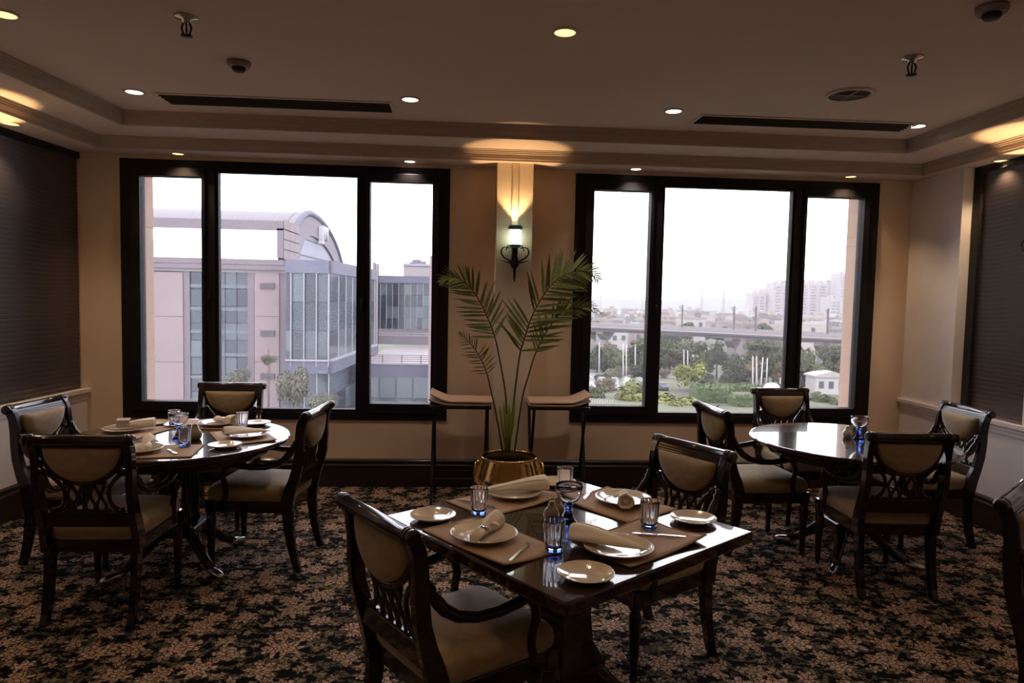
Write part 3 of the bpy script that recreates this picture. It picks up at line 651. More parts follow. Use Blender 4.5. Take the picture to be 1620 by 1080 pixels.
for u, v, wh in ((-.365, .35, 'at the left corner'), (-.315, -.40, 'at the nearest corner'), (.415, -.285, 'at the right corner'), (.36, .41, 'half hidden at the far corner')):
    plate(*sqp(u, v), .088, 'small cream side plate ' + wh + ' of the square table', 'side plates on the square table', ZT + .0005)
for (u0, v0), (u1, v1), wh in (((-.425, -.175), (-.27, -.09), 'on the near left placemat'), ((.215, -.39), (.10, -.245), 'on the near right placemat'), ((.43, .245), (.265, .155), 'shining on the far right placemat'), ((-.10, .30), (-.165, .46), 'in shadow on the far left placemat')):
    x0, y0 = sqp(u0, v0); x1, y1 = sqp(u1, v1); knife((x0 + x1) / 2, (y0 + y1) / 2, math.atan2(y1 - y0, x1 - x0), 'steel table knife ' + wh + ' of the square table')
for u, v, wh in ((-.20, .275, 'on the far left mat'), (-.245, -.19, 'nearest to us, reflected in the top'), (.20, -.24, 'on the near right mat'), (.30, .30, 'half hidden behind the goblet')):
    tumbler(*sqp(u, v), 'fluted tumbler with blue base ' + wh + ' of the square table')
goblet(*sqp(.012, -.005), 'blue stemmed glass goblet in the middle of the square table')
jug(*sqp(-.015, .06), 'small brown stoneware cruet pot beside the goblet on the square table'); jug(*sqp(.05, .095), 'ochre cruet pot half hidden behind the goblet of the square table', mat='pot', s=.95)
x, y = sqp(-.345, .055); ring_napkin(x, y, R_(62), 'white napkin in a silver ring on the near left plate of the square table', ZM + .012, .20)
x, y = sqp(-.085, -.295); cone_napkin(x, y, R_(-26), 'large napkin rolled into a cone on the nearest plate of the square table', ZM + .016, .27, .052)
x, y = sqp(.345, .0); ring_napkin(x, y, R_(-100), 'rolled napkin with its open end towards us on the far right plate', ZM + .014, .18)
x, y = sqp(.09, .40); cone_napkin(x, y, R_(190), 'long napkin cone across the far left plate of the square table', ZM + .016, .29, .05, .7)

# laid left round table
G = 'placemats on the left round table'
for x, y, rz, lift, wh in ((-1.97, -1.56, R_(78), (0, 0, 0, 0), 'left'), (-1.64, -1.29, R_(176), (0, 0, .0, 0), 'window'), (-1.30, -1.66, R_(-62), (0, .0, .006, .0), 'right'), (-1.62, -2.07, R_(8), (0, 0, 0, 0), 'near')):
    placemat(x, y, rz, lift, 'tan placemat on the ' + wh + ' side of the laid round table', G, .42, .30)
for x, y, wh in ((-2.03, -1.54, 'on the left side'), (-1.56, -1.31, 'on the window side'), (-1.27, -1.68, 'on the right side'), (-1.70, -2.08, 'half hidden by a chair back, near side')):
    plate(x, y, .118, 'cream dinner plate ' + wh + ' of the laid round table', 'dinner plates on the left round table', ZM + .002)
for x, y, wh in ((-1.305, -1.94, 'at the near right rim'), (-1.335, -1.27, 'beside the far right tumbler'), (-1.96, -1.30, 'at the far left')):
    plate(x, y, .088, 'small side plate ' + wh + ' of the laid round table', 'side plates on the left round table', ZT + .0005)
tumbler(-1.517, -1.95, 'fluted blue based tumbler nearest to us on the laid round table'); tumbler(-1.81, -1.36, 'tall tumbler behind the goblet on the laid round table', ZT); tumbler(-1.365, -1.46, 'tumbler on the right half of the laid round table')
goblet(-1.635, -1.73, 'blue stemmed goblet glowing in the middle of the laid round table', ZT, 1.0); jug(-1.54, -1.74, 'stoneware cruet pot with a rounded body on the laid round table', s=1.2); jug(-1.60, -1.67, 'small cruet pot half hidden on the laid round table', s=1.0)
cone_napkin(-1.27, -1.66, R_(28), 'cone napkin with a banded middle on the right plate of the laid round table', ZM + .016, .27, .046)
ring_napkin(-1.52, -1.31, R_(-35), 'thick rolled napkin on the window side plate of the laid round table', ZM + .014, .20)
cone_napkin(-2.02, -1.52, R_(200), 'long napkin on the left plate of the laid round table', ZM + .016, .30, .05)
ring_napkin(-1.66, -2.06, R_(110), 'rolled napkin behind the near chair back on the laid round table', ZM + .014, .19)
MB().obox((0, 0, 0), (.07, .085, .004)).obox((0, -.042, -.018), (.07, .004, .038)).build('paper_band', M['band'], None, .001); o = bpy.data.objects['paper_band']
o.location = (-2.035, -1.535, ZM + .068); o.rotation_euler = (0, 0, R_(20)); tag(o, 'grey paper band round the long napkin on the left plate', 'band')
knife(-1.52, -2.10, R_(-48), 'short steel knife on the near placemat of the laid round table', ZM, .13)
# bare right round table
goblet(2.49, -1.60, 'blue stemmed goblet alone on the bare round table'); jug(2.455, -1.53, 'small pale cruet pot behind the goblet on the bare round table', mat='china')

# ------------------------------------------------------------------ folding tray stands with spare mats
def tray_stand(xc, label):
    t = thing('tray_stand', label, 'stand', (xc, -.36, 0)); B = M['black']; w = .215; zt = .755
    for s in (-1, 1):
        x = s * w
        MB().bar((x, -.17, 0), (x, .13, zt), .022, .014).build('leg', B, t, .002); MB().bar((x * .93, .15, 0), (x * .93, -.15, zt), .022, .014).build('leg', B, t, .002)
    for y, z, q in ((.135, zt, 1), (-.155, zt, 1)): MB().box(-w - .02, w + .02, y - .014, y + .014, z - .012, z + .012).build('top_bar', B, t, .003)
    MB().box(-w, w, -.145, -.125, .18, .20).build('stretcher', B, t, .002); MB().box(-w * .93, w * .93, .105, .125, .18, .20).build('stretcher', B, t, .002)
    for x in (-.13, .0, .13): MB().box(x - .025, x + .025, -.16, .14, zt + .010, zt + .0135).build('strap', B, t)
    return t
for xc, sd in ((-.03, 'left'), (.735, 'right')):
    tray_stand(xc, 'black folding tray stand on the %s of the brass planter' % sd)
    for k in range(2):
        w_ = .48; z0 = .7695 + k * .019; mb = MB(); n = 20
        prof = []
        for i in range(n + 1):
            u = -1 + 2 * i / n; e = u if sd == 'left' else -u
            z = .042 * max(0, -e - .35) ** 1.3 * (1.6 + k * 1.1) + .012 * max(0, e - .7); prof.append((u * w_ / 2, z + k * .004 * math.cos(u * 2)))
        mb.loft([[(px, -.17, pz), (px, .17, pz), (px, .17, pz + .013), (px, -.17, pz + .013)] for px, pz in prof], smooth=False)
        o = mb.build('folded_mat', M['mat_lt'], None, .004, (xc + (.004 if k else -.004), -.36, z0)); tag(o, '%s folded tan mat on the %s tray stand' % ('upper' if k else 'lower', sd), 'mat', 'spare mats on the tray stands')

# ------------------------------------------------------------------ brass planter and palm
PX, PY = .328, -.82
t = thing('brass_planter', 'large polished brass pot holding the palm', 'planter', (PX, PY, 0)); t.scale = (.965, .965, 1.09)
MB().lathe([(0, 0), (.15, 0), (.17, .015), (.215, .07), (.262, .16), (.279, .225), (.277, .26), (.258, .30), (.236, .35), (.216, .40), (.210, .415), (.205, .418), (.201, .412), (.222, .36), (.25, .28), (.262, .24), (.2, .09), (0, .07)], 64).build('pot_body', M['brass'], t)
MB().lathe([(.203, .408), (.212, .406), (.217, .413), (.212, .421), (.203, .420)], 64, ann=True).build('rolled_rim', M['brass'], t)
MB().lathe([(0, .345), (.15, .342), (.222, .335), (.222, .32), (0, .32)], 40).build('soil', M['soil'], t)
for s in (-1, 1):
    g = MB().lathe([(0, -.006), (.014, -.006), (.016, 0), (.014, .006), (0, .006)], 12, (s * .232, 0, .375), 'x').build('handle_boss', M['brass'], t)
    MB().tube([(s * (.248 + .012 * math.sin(PI * k / 16)), .05 * math.sin(2 * PI * k / 16), .325 + .05 * math.cos(2 * PI * k / 16)) for k in range(17)], .007, 8).build('ring_handle', M['brass'], g)
ZS = .345 * 1.09
palm = thing('palm_plant', 'tall areca palm with arching fronds in the brass pot', 'plant', (PX, PY, ZS))
LEAF = MB().loft([[(q, -wd, .10 * wd), (q, 0, 0), (q, wd, .10 * wd), (q, 0, .004 * wd)] for q, wd in ((0, .006), (.08, .03), (.3, .046), (.6, .04), (.85, .02), (1, .002))], smooth=False).mesh('leaflet', M['leaf'])
def frond(path, t0, nleaf, Lmax, up_first, seed, ang0=62, down_ang=58, tip_scale=.45):
    rnd = random.Random(seed)
    P = [at(px, py, Y) - Vector((PX, PY, ZS)) for px, py, Y in path]
    def pos(t):
        k = min(int(t * (len(P) - 1)), len(P) - 2); f = t * (len(P) - 1) - k
        a, b, c, d = P[max(k - 1, 0)], P[k], P[k + 1], P[min(k + 2, len(P) - 1)]
        return .5 * ((2 * b) + (c - a) * f + (2 * a - 5 * b + 4 * c - d) * f * f + (3 * b - a - 3 * c + d) * f ** 3)
    fr = MB().tube([pos(i / 30) for i in range(31)], [.0075 - .006 * i / 30 for i in range(31)], 6).build('frond_stem', M['stem'], palm)
    for i in range(nleaf):
        q = i / (nleaf - 1); t = t0 + (1 - t0) * q * .99
        p = pos(t); tan = (pos(min(1, t + .02)) - pos(max(0, t - .02))).normalized()
        side = Vector((-tan.z, 0, tan.x)); 
        for s in (1, -1):
            if rnd.random() < .06: continue
            L = Lmax * (math.sin(PI * min(1, .22 + q * .70)) ** .8 * (1 - (1 - tip_scale) * q)) * rnd.uniform(.82, 1.12)
            a = R_((ang0 if s > 0 else down_ang) * (1 - .55 * q) + rnd.uniform(-7, 7))
            d = tan * math.cos(a) + side * s * math.sin(a) + Vector((0, rnd.uniform(-.30, .22), -.05 - .12 * (s < 0)))
            d.normalize(); xa = d; ya = xa.cross(Vector((rnd.uniform(-.25, .25), 1, rnd.uniform(-.25, .25)))).normalized(); za = xa.cross(ya)
            o = link('leaflet', LEAF, fr); sc = L
            wdt = rnd.uniform(.20, .26) * min(1, max(.22, L / .22))
            o.matrix_local = Matrix(((xa.x * sc, ya.x * wdt, za.x * sc, p.x), (xa.y * sc, ya.y * wdt, za.y * sc, p.y), (xa.z * sc, ya.z * wdt, za.z * sc, p.z), (0, 0, 0, 1)))
B0 = -.82
frond([(800, 715, B0), (801, 636, B0 + .02), (790, 566, B0 + .03), (781.6, 529, B0 + .05), (769, 497, B0 + .06), (752, 465, B0 + .04), (733, 445, B0), (711, 437, B0 - .05), (697, 445, B0 - .08)], .36, 34, .25, True, 1, 66, 48)
frond([(805, 715, B0), (813.5, 629, B0), (822, 563, B0 - .02), (830.5, 533, B0 - .04), (841, 501.6, B0 - .06), (858, 469.6, B0 - .08), (877, 446, B0 - .08), (894, 434, B0 - .06), (914, 428, B0 - .02), (935, 431, B0 + .02), (948, 442, B0 + .04)], .22, 38, .34, True, 2, 52, 62)
frond([(814, 715, B0), (826, 631, B0 + .04), (837, 591, B0 + .06), (845.5, 563, B0 + .08), (858, 535.6, B0 + .08), (873, 512, B0 + .06), (888, 495, B0 + .02), (906, 487, B0 - .02), (931, 484, B0 - .05), (953, 497, B0 - .06)], .36, 26, .22, True, 3, 40, 50)
frond([(795, 715, B0), (786, 660, B0 - .03), (777, 619, B0 - .05), (769, 587, B0 - .06), (756, 559, B0 - .08), (741, 540, B0 - .10), (727, 527, B0 - .12)], .48, 19, .14, True, 4, 70, 62)
for px, py, dx in ((790, 640, -.02), (797, 634, 0), (806, 638, .01), (815, 633, .03), (801, 655, 0), (809, 650, .01)):
    b = at(802 + dx * 60, 712, B0 - .02) - Vector((PX, PY, ZS)); e = at(px, py, B0 - .05) - Vector((PX, PY, ZS)); m = (b + e) / 2 + Vector((dx * .2, 0, 0))
    MB().tube([b, m, e + (b - e) * .15, e], [.004, .011, .010, .001], 6, .3, (0, 1, 0)).build('young_leaf', M['leaf_young'], palm)

# ------------------------------------------------------------------ outside: ground and office block seen through the left window
GZ = -16.0
def xsimple(name, col, *a, **k): return simple(name, tuple(c * .47 for c in col), *a, **k)
def X(px, Y, py=470): return at(px, py, Y).x
def Z(py, Y, px): return at(px, py, Y).z
M['ground'] = xsimple('ground_earth', (.13, .14, .085), .95, var=.35, vscale=.06)
M['asphalt'] = xsimple('road_asphalt', (.30, .28, .27), .9, var=.1, vscale=.3)
M['conc_pink'] = xsimple('pale_render', (.42, .325, .325), .85, var=.04, vscale=.4)
M['conc_mauve'] = xsimple('mauve_stone', (.27, .225, .245), .8, var=.06, vscale=.5)
M['conc_grey'] = xsimple('blue_grey_cladding', (.17, .17, .24), .6, var=.05, vscale=.4)
M['conc_light'] = xsimple('light_concrete', (.50, .44, .44), .8, var=.05, vscale=.3)
M['tile_side'] = xsimple('stone_tile', (.42, .35, .34), .8, var=.10, vscale=.8)
M['roof_metal'] = xsimple('roof_sheet_metal', (.34, .31, .33), .5, .1)
M['white_panel'] = xsimple('white_panel', (.46, .47, .56), .6)
M['fin'] = xsimple('white_fin', (.50, .48, .53), .5)
M['louvre'] = xsimple('grey_louvre', (.16, .15, .19), .6)
M['screen'] = emitter('bright_display', (1, 1, 1), 3.2)
G3 = [xsimple('facade_glass_%d' % i, c, .12, 0, .6) for i, c in enumerate(((.04, .07, .09), (.08, .115, .135), (.02, .032, .05), (.13, .17, .19)))]
rg = random.Random(5)
TAKEN = []
def free(x, y, r):
    if any((x - a) ** 2 + (y - b) ** 2 < (r + c) ** 2 for a, b, c in TAKEN): return False
    TAKEN.append((x, y, r)); return True
struct('ground', MB().box(-900, 1500, .4, 1800, GZ - 1, GZ), M['ground'], 'earth and lawns far below the windows')
def panel(root, name, px0, px1, py0, py1, Y, depth, mat, bevel=0):
    """a slab whose front face fills the given patch of the facade at distance Y"""
    xm = (px0 + px1) / 2
    return MB().box(X(px0, Y), X(px1, Y), Y, Y + depth, Z(py1, Y, xm) if py1 else GZ, Z(py0, Y, xm)).build(name, mat, root, bevel)
YF = 49.5
ob = thing('office_block', 'pale pink office block with a huge bright display and barrel roof', 'building', (0, 0, 0))
panel(ob, 'wall', 150, 453, 424, 0, YF, 12, M['conc_mauve']); panel(ob, 'cornice', 150, 453, 417, 424, YF - .6, 12, M['conc_mauve']); panel(ob, 'soffit_band', 150, 453, 424, 429, YF - .3, 1, M['conc_light'])
fr = panel(ob, 'display_frame', 200, 448, 346, 361, YF - .3, 5, M['conc_mauve']); panel(ob, 'display_frame', 200, 448, 408, 417, YF - .3, 5, M['conc_mauve']); panel(ob, 'display_frame', 438, 448, 361, 408, YF - .3, 5, M['conc_mauve'])
panel(ob, 'display_back', 200, 438, 361, 408, YF + .5, 4, M['conc_mauve']); panel(ob, 'display_screen', 200, 438, 361, 408, YF + .1, .3, M['screen'])
xs_ = X(448, YF - .3) + .03
for j in range(4):
    for i in range(3):
        za, zb = Z(411, YF, 448), Z(347, YF, 448)
        MB().box(xs_, xs_ + .06, YF - .25 + i * 1.65, YF - .25 + i * 1.65 + 1.6, za + (zb - za) * j / 4 + .04, za + (zb - za) * (j + 1) / 4 - .04).build('tile', M['tile_side'], ob)
for a, b in ((200, 241), (290, 300), (392, 402), (442, 453)): panel(ob, 'pilaster', a, b, 429, 0, YF - .25, .6, M['conc_mauve'])
for a, b in ((244, 289), (402.6, 441.4)):
    for y0, y1 in ((430, 500), (500.6, 572), (572.6, 645), (645.6, 720)): panel(ob, 'wall_panel', a, b, y0, y1, YF - .35, .5, M['conc_pink'])
for y0 in (447, 522, 590):
    l = panel(ob, 'louvre_box', 411, 434, y0, y0 + 9.5, YF - .42, .2, M['louvre'])
    for k in range(4): panel(l, 'louvre_slat', 411.3, 433.7, y0 + .5 + k * 2.3, y0 + 1.8 + k * 2.3, YF - .5, .1, M['conc_mauve'])
for c in range(5):
    for r in range(8):
        a = 300 + c * 18.4; y0 = 430 + r * 27
        panel(ob, 'window_pane', a + .5, a + 17.9, y0 + .6, y0 + 26.4, YF - .12 + .03 * rg.random(), .12, rg.choice(G3 if r % 3 == 1 else G3[:3]))
for k in range(6): panel(ob, 'glazing_bar', 300 + k * 18.4 - .4, 300 + k * 18.4 + .4, 429, 700, YF - .2, .2, M['conc_grey'])
for y0 in (430, 466, 502, 538, 574, 610): panel(ob, 'floor_band', 300, 392, y0 + 20, y0 + 25, YF - .17, .1, G3[3])
# barrel roof behind
RX, RY, RW, RZ0, RH = -14.3, 60.0, 18.0, .5, 8.4
def arc(k, rw=RW, rh=RH, nw=6.4, nz=5.2):
    if k <= 10: a = PI / 2 * k / 10; return (RY - nw * math.cos(a), nz + (RZ0 + rh - nz) * math.sin(a))
    a = PI / 2 + PI / 2 * (k - 10) / 18; return (RY - rw * math.cos(a), RZ0 + rh * math.sin(a))
rb = MB().loft([[(-70, *arc(k)) for k in range(29)], [(RX - 1.0, *arc(k)) for k in range(29)]], closed=False, caps=False).build('barrel_roof', M['roof_metal'], ob); solid(rb, .15)
for k in range(16): MB().tube([(RX - 2.2 - k * 1.7, arc(i)[0], arc(i)[1] + .06) for i in range(0, 20)], .06, 4).build('roof_seam', M['conc_light'], ob)
g = MB(); ring_o = [arc(k) for k in range(29)]; ring_i = [arc(k, RW - 2.6, RH - 2.0, 5.0, 3.6) for k in range(29)]
g.loft([[(RX - 1.0, *p) for p in ring_o], [(RX, *p) for p in ring_o], [(RX, *p) for p in ring_i], [(RX - .3, *p) for p in ring_i]], closed=False, caps=False, smooth=False).build('gable_band', xsimple('gable_stone', (.37, .32, .345), .8), ob)
MB().tube([(RX - .1, p[0], p[1]) for p in ring_o], .32, 6).build('roof_edge', M['conc_grey'], ob)
MB().prism(ring_i + [(RY - 5.0, RZ0)], 'x', RX - .35, RX - .2).build('gable_panel', M['white_panel'], ob)
for zz in (3.2, 4.9, 6.4): MB().box(RX - .2, RX - .16, RY - 4.4, RY + (RW - 2.9) * math.sqrt(max(0, 1 - ((zz - RZ0) / (RH - 2.0)) ** 2)), zz, zz + .12).build('gable_joint', M['conc_mauve'], ob)
def letters(txt, size, loc, rot, mat, name, parent):
    cu = bpy.data.curves.new('t', 'FONT'); cu.body = txt; cu.size = size; cu.extrude = .25; cu.align_x = 'CENTER'
    tmp = bpy.data.objects.new('t', cu); COL.objects.link(tmp); dg = bpy.context.evaluated_depsgraph_get(); me = bpy.data.meshes.new_from_object(tmp.evaluated_get(dg)); bpy.data.objects.remove(tmp)
    me.materials.clear(); me.materials.append(mat); o = link(name, me, parent); o.location = loc; o.rotation_euler = rot; return o
letters('JW', 2.0, (RX + .3, RY + 3.6, RZ0 + RH - 2.15), (PI / 2, 0, PI / 2), xsimple('white_letters', (.85, .83, .85), .5), 'sign_letters', ob)

gb = thing('glass_wing', 'blue grey glazed wing with white vertical fins joined to the office block', 'building', (0, 0, 0))
YG = 46.0; P0, P1, P2 = Vector((X(453, YG), YG)), Vector((X(521, YG), YG)), Vector((X(592, 63), 63))
def face_quad(a, b, out, z0, z1, th):
    d = (b - a).normalized(); n = Vector((d.y, -d.x)); a2, b2 = a + n * out, b + n * out
    return MB().prism([tuple(a2), tuple(b2), tuple(b2 - n * th), tuple(a2 - n * th)], 'z', z0, z1)
zt = Z(411.5, YG, 487); zf = Z(432, YG, 487); zm = Z(500, YG, 487); zb = Z(568, YG, 487); zl = Z(590, YG, 487)
MB().prism([tuple(P0), tuple(P1), tuple(P2), (P0.x, 63)], 'z', GZ, zt - .1).build('core', M['conc_grey'], gb)
for a, b in ((P0, P1), (P1, P2)):
    face_quad(a, b, .25, zf, zt, .4).build('parapet', M['conc_grey'], gb); face_quad(a, b, .30, zl, zb - .12, .4).build('lower_band', M['conc_grey'], gb); face_quad(a, b, .42, zb - .12, zb, .5).build('ledge', M['fin'], gb)
def bays(a, b, ts, rows):
    for i in range(len(ts) - 1):
        p, q = a.lerp(b, ts[i]), a.lerp(b, ts[i + 1])
        for z0, z1 in rows:
            nz = max(1, round((z1 - z0) / 1.9))
            for k in range(nz): face_quad(p, q, .06, z0 + (z1 - z0) * k / nz + .03, z0 + (z1 - z0) * (k + 1) / nz - .03, .1).build('window_pane', rg.choice(G3), gb)
def tpx(px): return [(px_ - 453) / 68 for px_ in px]
bays(P0, P1, [.0, .13, .43, .72, 1.0], [(zb, zf), (GZ + 5, zl)])
t2 = [0, .16, .30, .44, .58, .72, .86, 1.0]; bays(P1, P2, t2, [(zb, zf), (GZ + 5, zl)])
for t_ in (.13, .43, .72, 1.0): p = P0.lerp(P1, t_); MB().box(p.x - .03, p.x + .03, YG - .36, YG, zb - .5, zf).build('fin', M['fin'], gb); MB().box(p.x - .03, p.x + .03, YG - .1, YG, GZ + 5, zl).build('lower_mullion', M['fin'], gb)
for t_ in t2[1:]: p = P1.lerp(P2, t_); MB().box(p.x, p.x + .06, p.y - .3, p.y + .05, zb - .5, zf).build('fin', M['fin'], gb)
sv = tag(MB().box(X(590, 64), X(593, 64), 63.6, 65, -4.28, Z(415, 64, 590)).box(X(593.6, 64), X(597, 64), 63.8, 65, -4.28, Z(417, 64, 590)).box(X(590, 64), X(597, 64), 64.4, 65, -4.28, Z(418, 64, 590)).build('service_tower', M['conc_light']), 'slim pale service shaft beside the glass wing', 'shaft')

gc = thing('glass_office', 'glazed office with closely set fins in the right pane of the left window', 'building', (0, 0, 0)); YC = 75.0
panel(gc, 'body', 597, 740, 437.5, 545, YC + .4, 12, M['conc_grey']); panel(gc, 'parapet', 597, 740, 437, 448.5, YC, .8, M['conc_grey'])
fx = [597.5] + [601.5 + 9.7 * k for k in range(13)]
for i in range(len(fx) - 1):
    for y0, y1 in ((449, 466.5), (467, 484.5), (485, 503), (503.5, 520.5)): panel(gc, 'window_pane', fx[i] + .3, fx[i + 1] - .3, y0, y1, YC + .25, .2, rg.choice(G3))
    panel(gc, 'fin', fx[i + 1] - .3, fx[i + 1] + .3, 448.5, 521, YC, .4, M['fin'])
panel(gc, 'sill_band', 597, 740, 521, 525, YC - .1, .6, M['conc_mauve']); panel(gc, 'terrace_wall', 597, 740, 532.5, 545.5, YC - 1.5, 1.2, M['conc_mauve']); panel(gc, 'terrace_back', 597, 740, 525, 532.5, YC - .6, .3, M['conc_light'])
for k in range(9): panel(gc, 'terrace_post', 597 + k * 18, 597.8 + k * 18, 525.5, 532.5, YC - 1.6, .06, M['louvre'])
panel(gc, 'terrace_rail', 597, 740, 525.2, 526.2, YC - 1.6, .06, M['louvre']); panel(gc, 'terrace_rail', 597, 740, 528.6, 529.4, YC - 1.6, .06, M['louvre'])
zw = -4.4; xa, xb = -8.85, X(760, 54.8)
wg = thing('low_wing', 'low building with a pale roof terrace and railing below the glass office', 'building', (0, 0, 0))
MB().box(xa, xb, 54.8, 73.4, GZ, zw).build('body', M['conc_grey'], wg); MB().box(xa, xb, 54.7, 73.4, zw, zw + .12).build('roof_deck', M['conc_light'], wg)
for zz in (.28, .46, .64, .8): MB().box(xa, xb, 54.8, 54.85, zw + zz, zw + zz + .05).build('railing_bar', M['conc_mauve'], wg)
k = xa
while k < xb: MB().box(k, k + .08, 54.78, 54.86, zw, zw + .85).build('railing_post', M['conc_mauve'], wg); k += 1.65
k = xa
while k < xb:
    for r in range(3): MB().box(k + .05, k + 1.35, 54.7, 54.8, zw - 2.9 - r * 1.9, zw - 1.1 - r * 1.9).build('window_pane', rg.choice(G3[:3]), wg)
    k += 1.45
fd = thing('distant_slab_block', 'pale lilac block with rooftop plant behind the glass office', 'building', (0, 0, 0))
panel(fd, 'body', 638, 720, 419, 470, 110, 12, M['conc_light']); panel(fd, 'parapet', 637, 720, 417.5, 421, 109.8, 1, M['white_panel'])
for a, b, c in ((647, 652, 414), (652, 664, 410.5), (664, 672, 413)): panel(fd, 'roof_plant', a, b, c, 418, 113, 3, M['conc_mauve'])
tag(MB().box(X(679, 52), X(700, 52), 52, 53, GZ, Z(404, 52, 680)).build('facade_edge', M['conc_pink']), 'narrow pale wall edge at the right side of the left window', 'wall edge')

va = Vector((X(820, 199), 199)); vb = Vector((X(1460, 131), 131)); vd = (vb - va).normalized(); vn = Vector((vd.y, -vd.x)); VZ = -5.0
if vn.y > 0: vn = -vn
def vpt(px):
    best = min(range(801), key=lambda k: abs(px - (810 + F_PX * ((Vector((*va.lerp(vb, k / 800), VZ)) - CAM).dot(RI) / (Vector((*va.lerp(vb, k / 800), VZ)) - CAM).dot(FW))))); return va.lerp(vb, best / 800)
# ------------------------------------------------------------------ outside: trees
def crown_mesh(name, mat, seed, n=900, squash=.8, leaf=.11, clumps=16, droop=0):
    r = random.Random(seed); mb = MB(); cl = []
    for _ in range(clumps):
        d = Vector((r.gauss(0, 1), r.gauss(0, 1), r.gauss(0, .8))).normalized() * r.uniform(.25, .72); cl.append((d, r.uniform(.28, .45)))
    for _ in range(n):
        c, rr = r.choice(cl); d = Vector((r.gauss(0, 1), r.gauss(0, 1), r.gauss(0, 1))).normalized(); p = c + d * rr * r.uniform(.7, 1.05)
        p.z *= squash; a = (d + Vector((r.uniform(-.6, .6), r.uniform(-.6, .6), r.uniform(-.4, .6)))).normalized(); t1 = a.orthogonal().normalized(); t1.rotate(Matrix.Rotation(r.uniform(0, 6.28), 3, a)); t2_ = a.cross(t1)
        if droop: t1 = (t1 + Vector((0, 0, -droop))).normalized()
        s = leaf * r.uniform(.6, 1.3)
        mb.add([p - t1 * s - t2_ * s * .5, p + t1 * s * .2 - t2_ * s * .7, p + t1 * s, p + t1 * s * .1 + t2_ * s * .7], [(0, 1, 2, 3)])
    return mb.mesh(name, mat)
TM = {k: xsimple('foliage_' + k, c, .8, var=.35, vscale=2.5, spec=.2) for k, c in dict(dark=(.07, .085, .05), mid=(.115, .135, .065), bright=(.23, .25, .075), dry=(.20, .155, .095), pale=(.20, .195, .135), hedge=(.13, .18, .075)).items()}
M['bark'] = xsimple('tree_bark', (.12, .09, .07), .9)
CM = {k: [crown_mesh('crown', TM[k], 10 * i + j, 1500 if k != 'pale' else 2600, .8, .085 if k != 'pale' else .05, 20) for j in range(2)] for i, k in enumerate(TM)}
TRK = MB().tube([(0, 0, 0), (.02, .01, .35), (0, 0, .7)], [.06, .045, .03], 7).tube([(0, 0, .35), (.15, .05, .6)], [.03, .015], 5).tube([(0, 0, .4), (-.15, -.05, .65)], [.03, .015], 5).mesh('trunk', M['bark'])
def tree(px, py, Y, w_px, h_px, kind, label, grp=None, parts=True, z0=None, i=0):
    """crown centred on the given direction at distance Y; width and height given as seen"""
    c = at(px, py, Y); k = (Y - CAM.y) / F_PX; rw, rh = w_px * k / 2, h_px * k / 2
    base = GZ if z0 is None else z0
    t = thing('tree', label, 'tree', (c.x, c.y, base), rg.uniform(0, 6), grp)
    o = link('crown', CM[kind][i % 2], t); o.location = (0, 0, c.z - base); o.scale = (rw, rw, rh / .8)
    if parts: q = link('trunk', TRK, t); q.scale = (rw * 1.1, rw * 1.1, max(.5, (c.z - base) / .66))
    return t
tree(462, 612, 40, 66, 92, 'pale', 'large pale olive tree in front of the glass wing, seen through the left window')
tree(505, 640, 38, 60, 50, 'pale', 'paler low tree at the foot of the glass wing', i=1)
tree(376, 600, 43, 46, 52, 'pale', 'grey green tree in front of the curtain wall above the far left chair')
tree(528, 634, 36, 20, 30, 'pale', 'slim treetop at the bottom of the left window centre pane', i=1)
tree(425, 568, 44, 30, 22, 'pale', 'wispy treetop in front of the louvred strip')
tree(1093, 592, 128, 66, 52, 'bright', 'round yellow green tree in the middle of the right window')
tree(1008, 626, 116, 84, 56, 'bright', 'drooping lime green tree low in the right window left pane', i=1)
tree(1068, 642, 112, 92, 50, 'bright', 'lime green shrub tree at the sill of the right window centre pane')
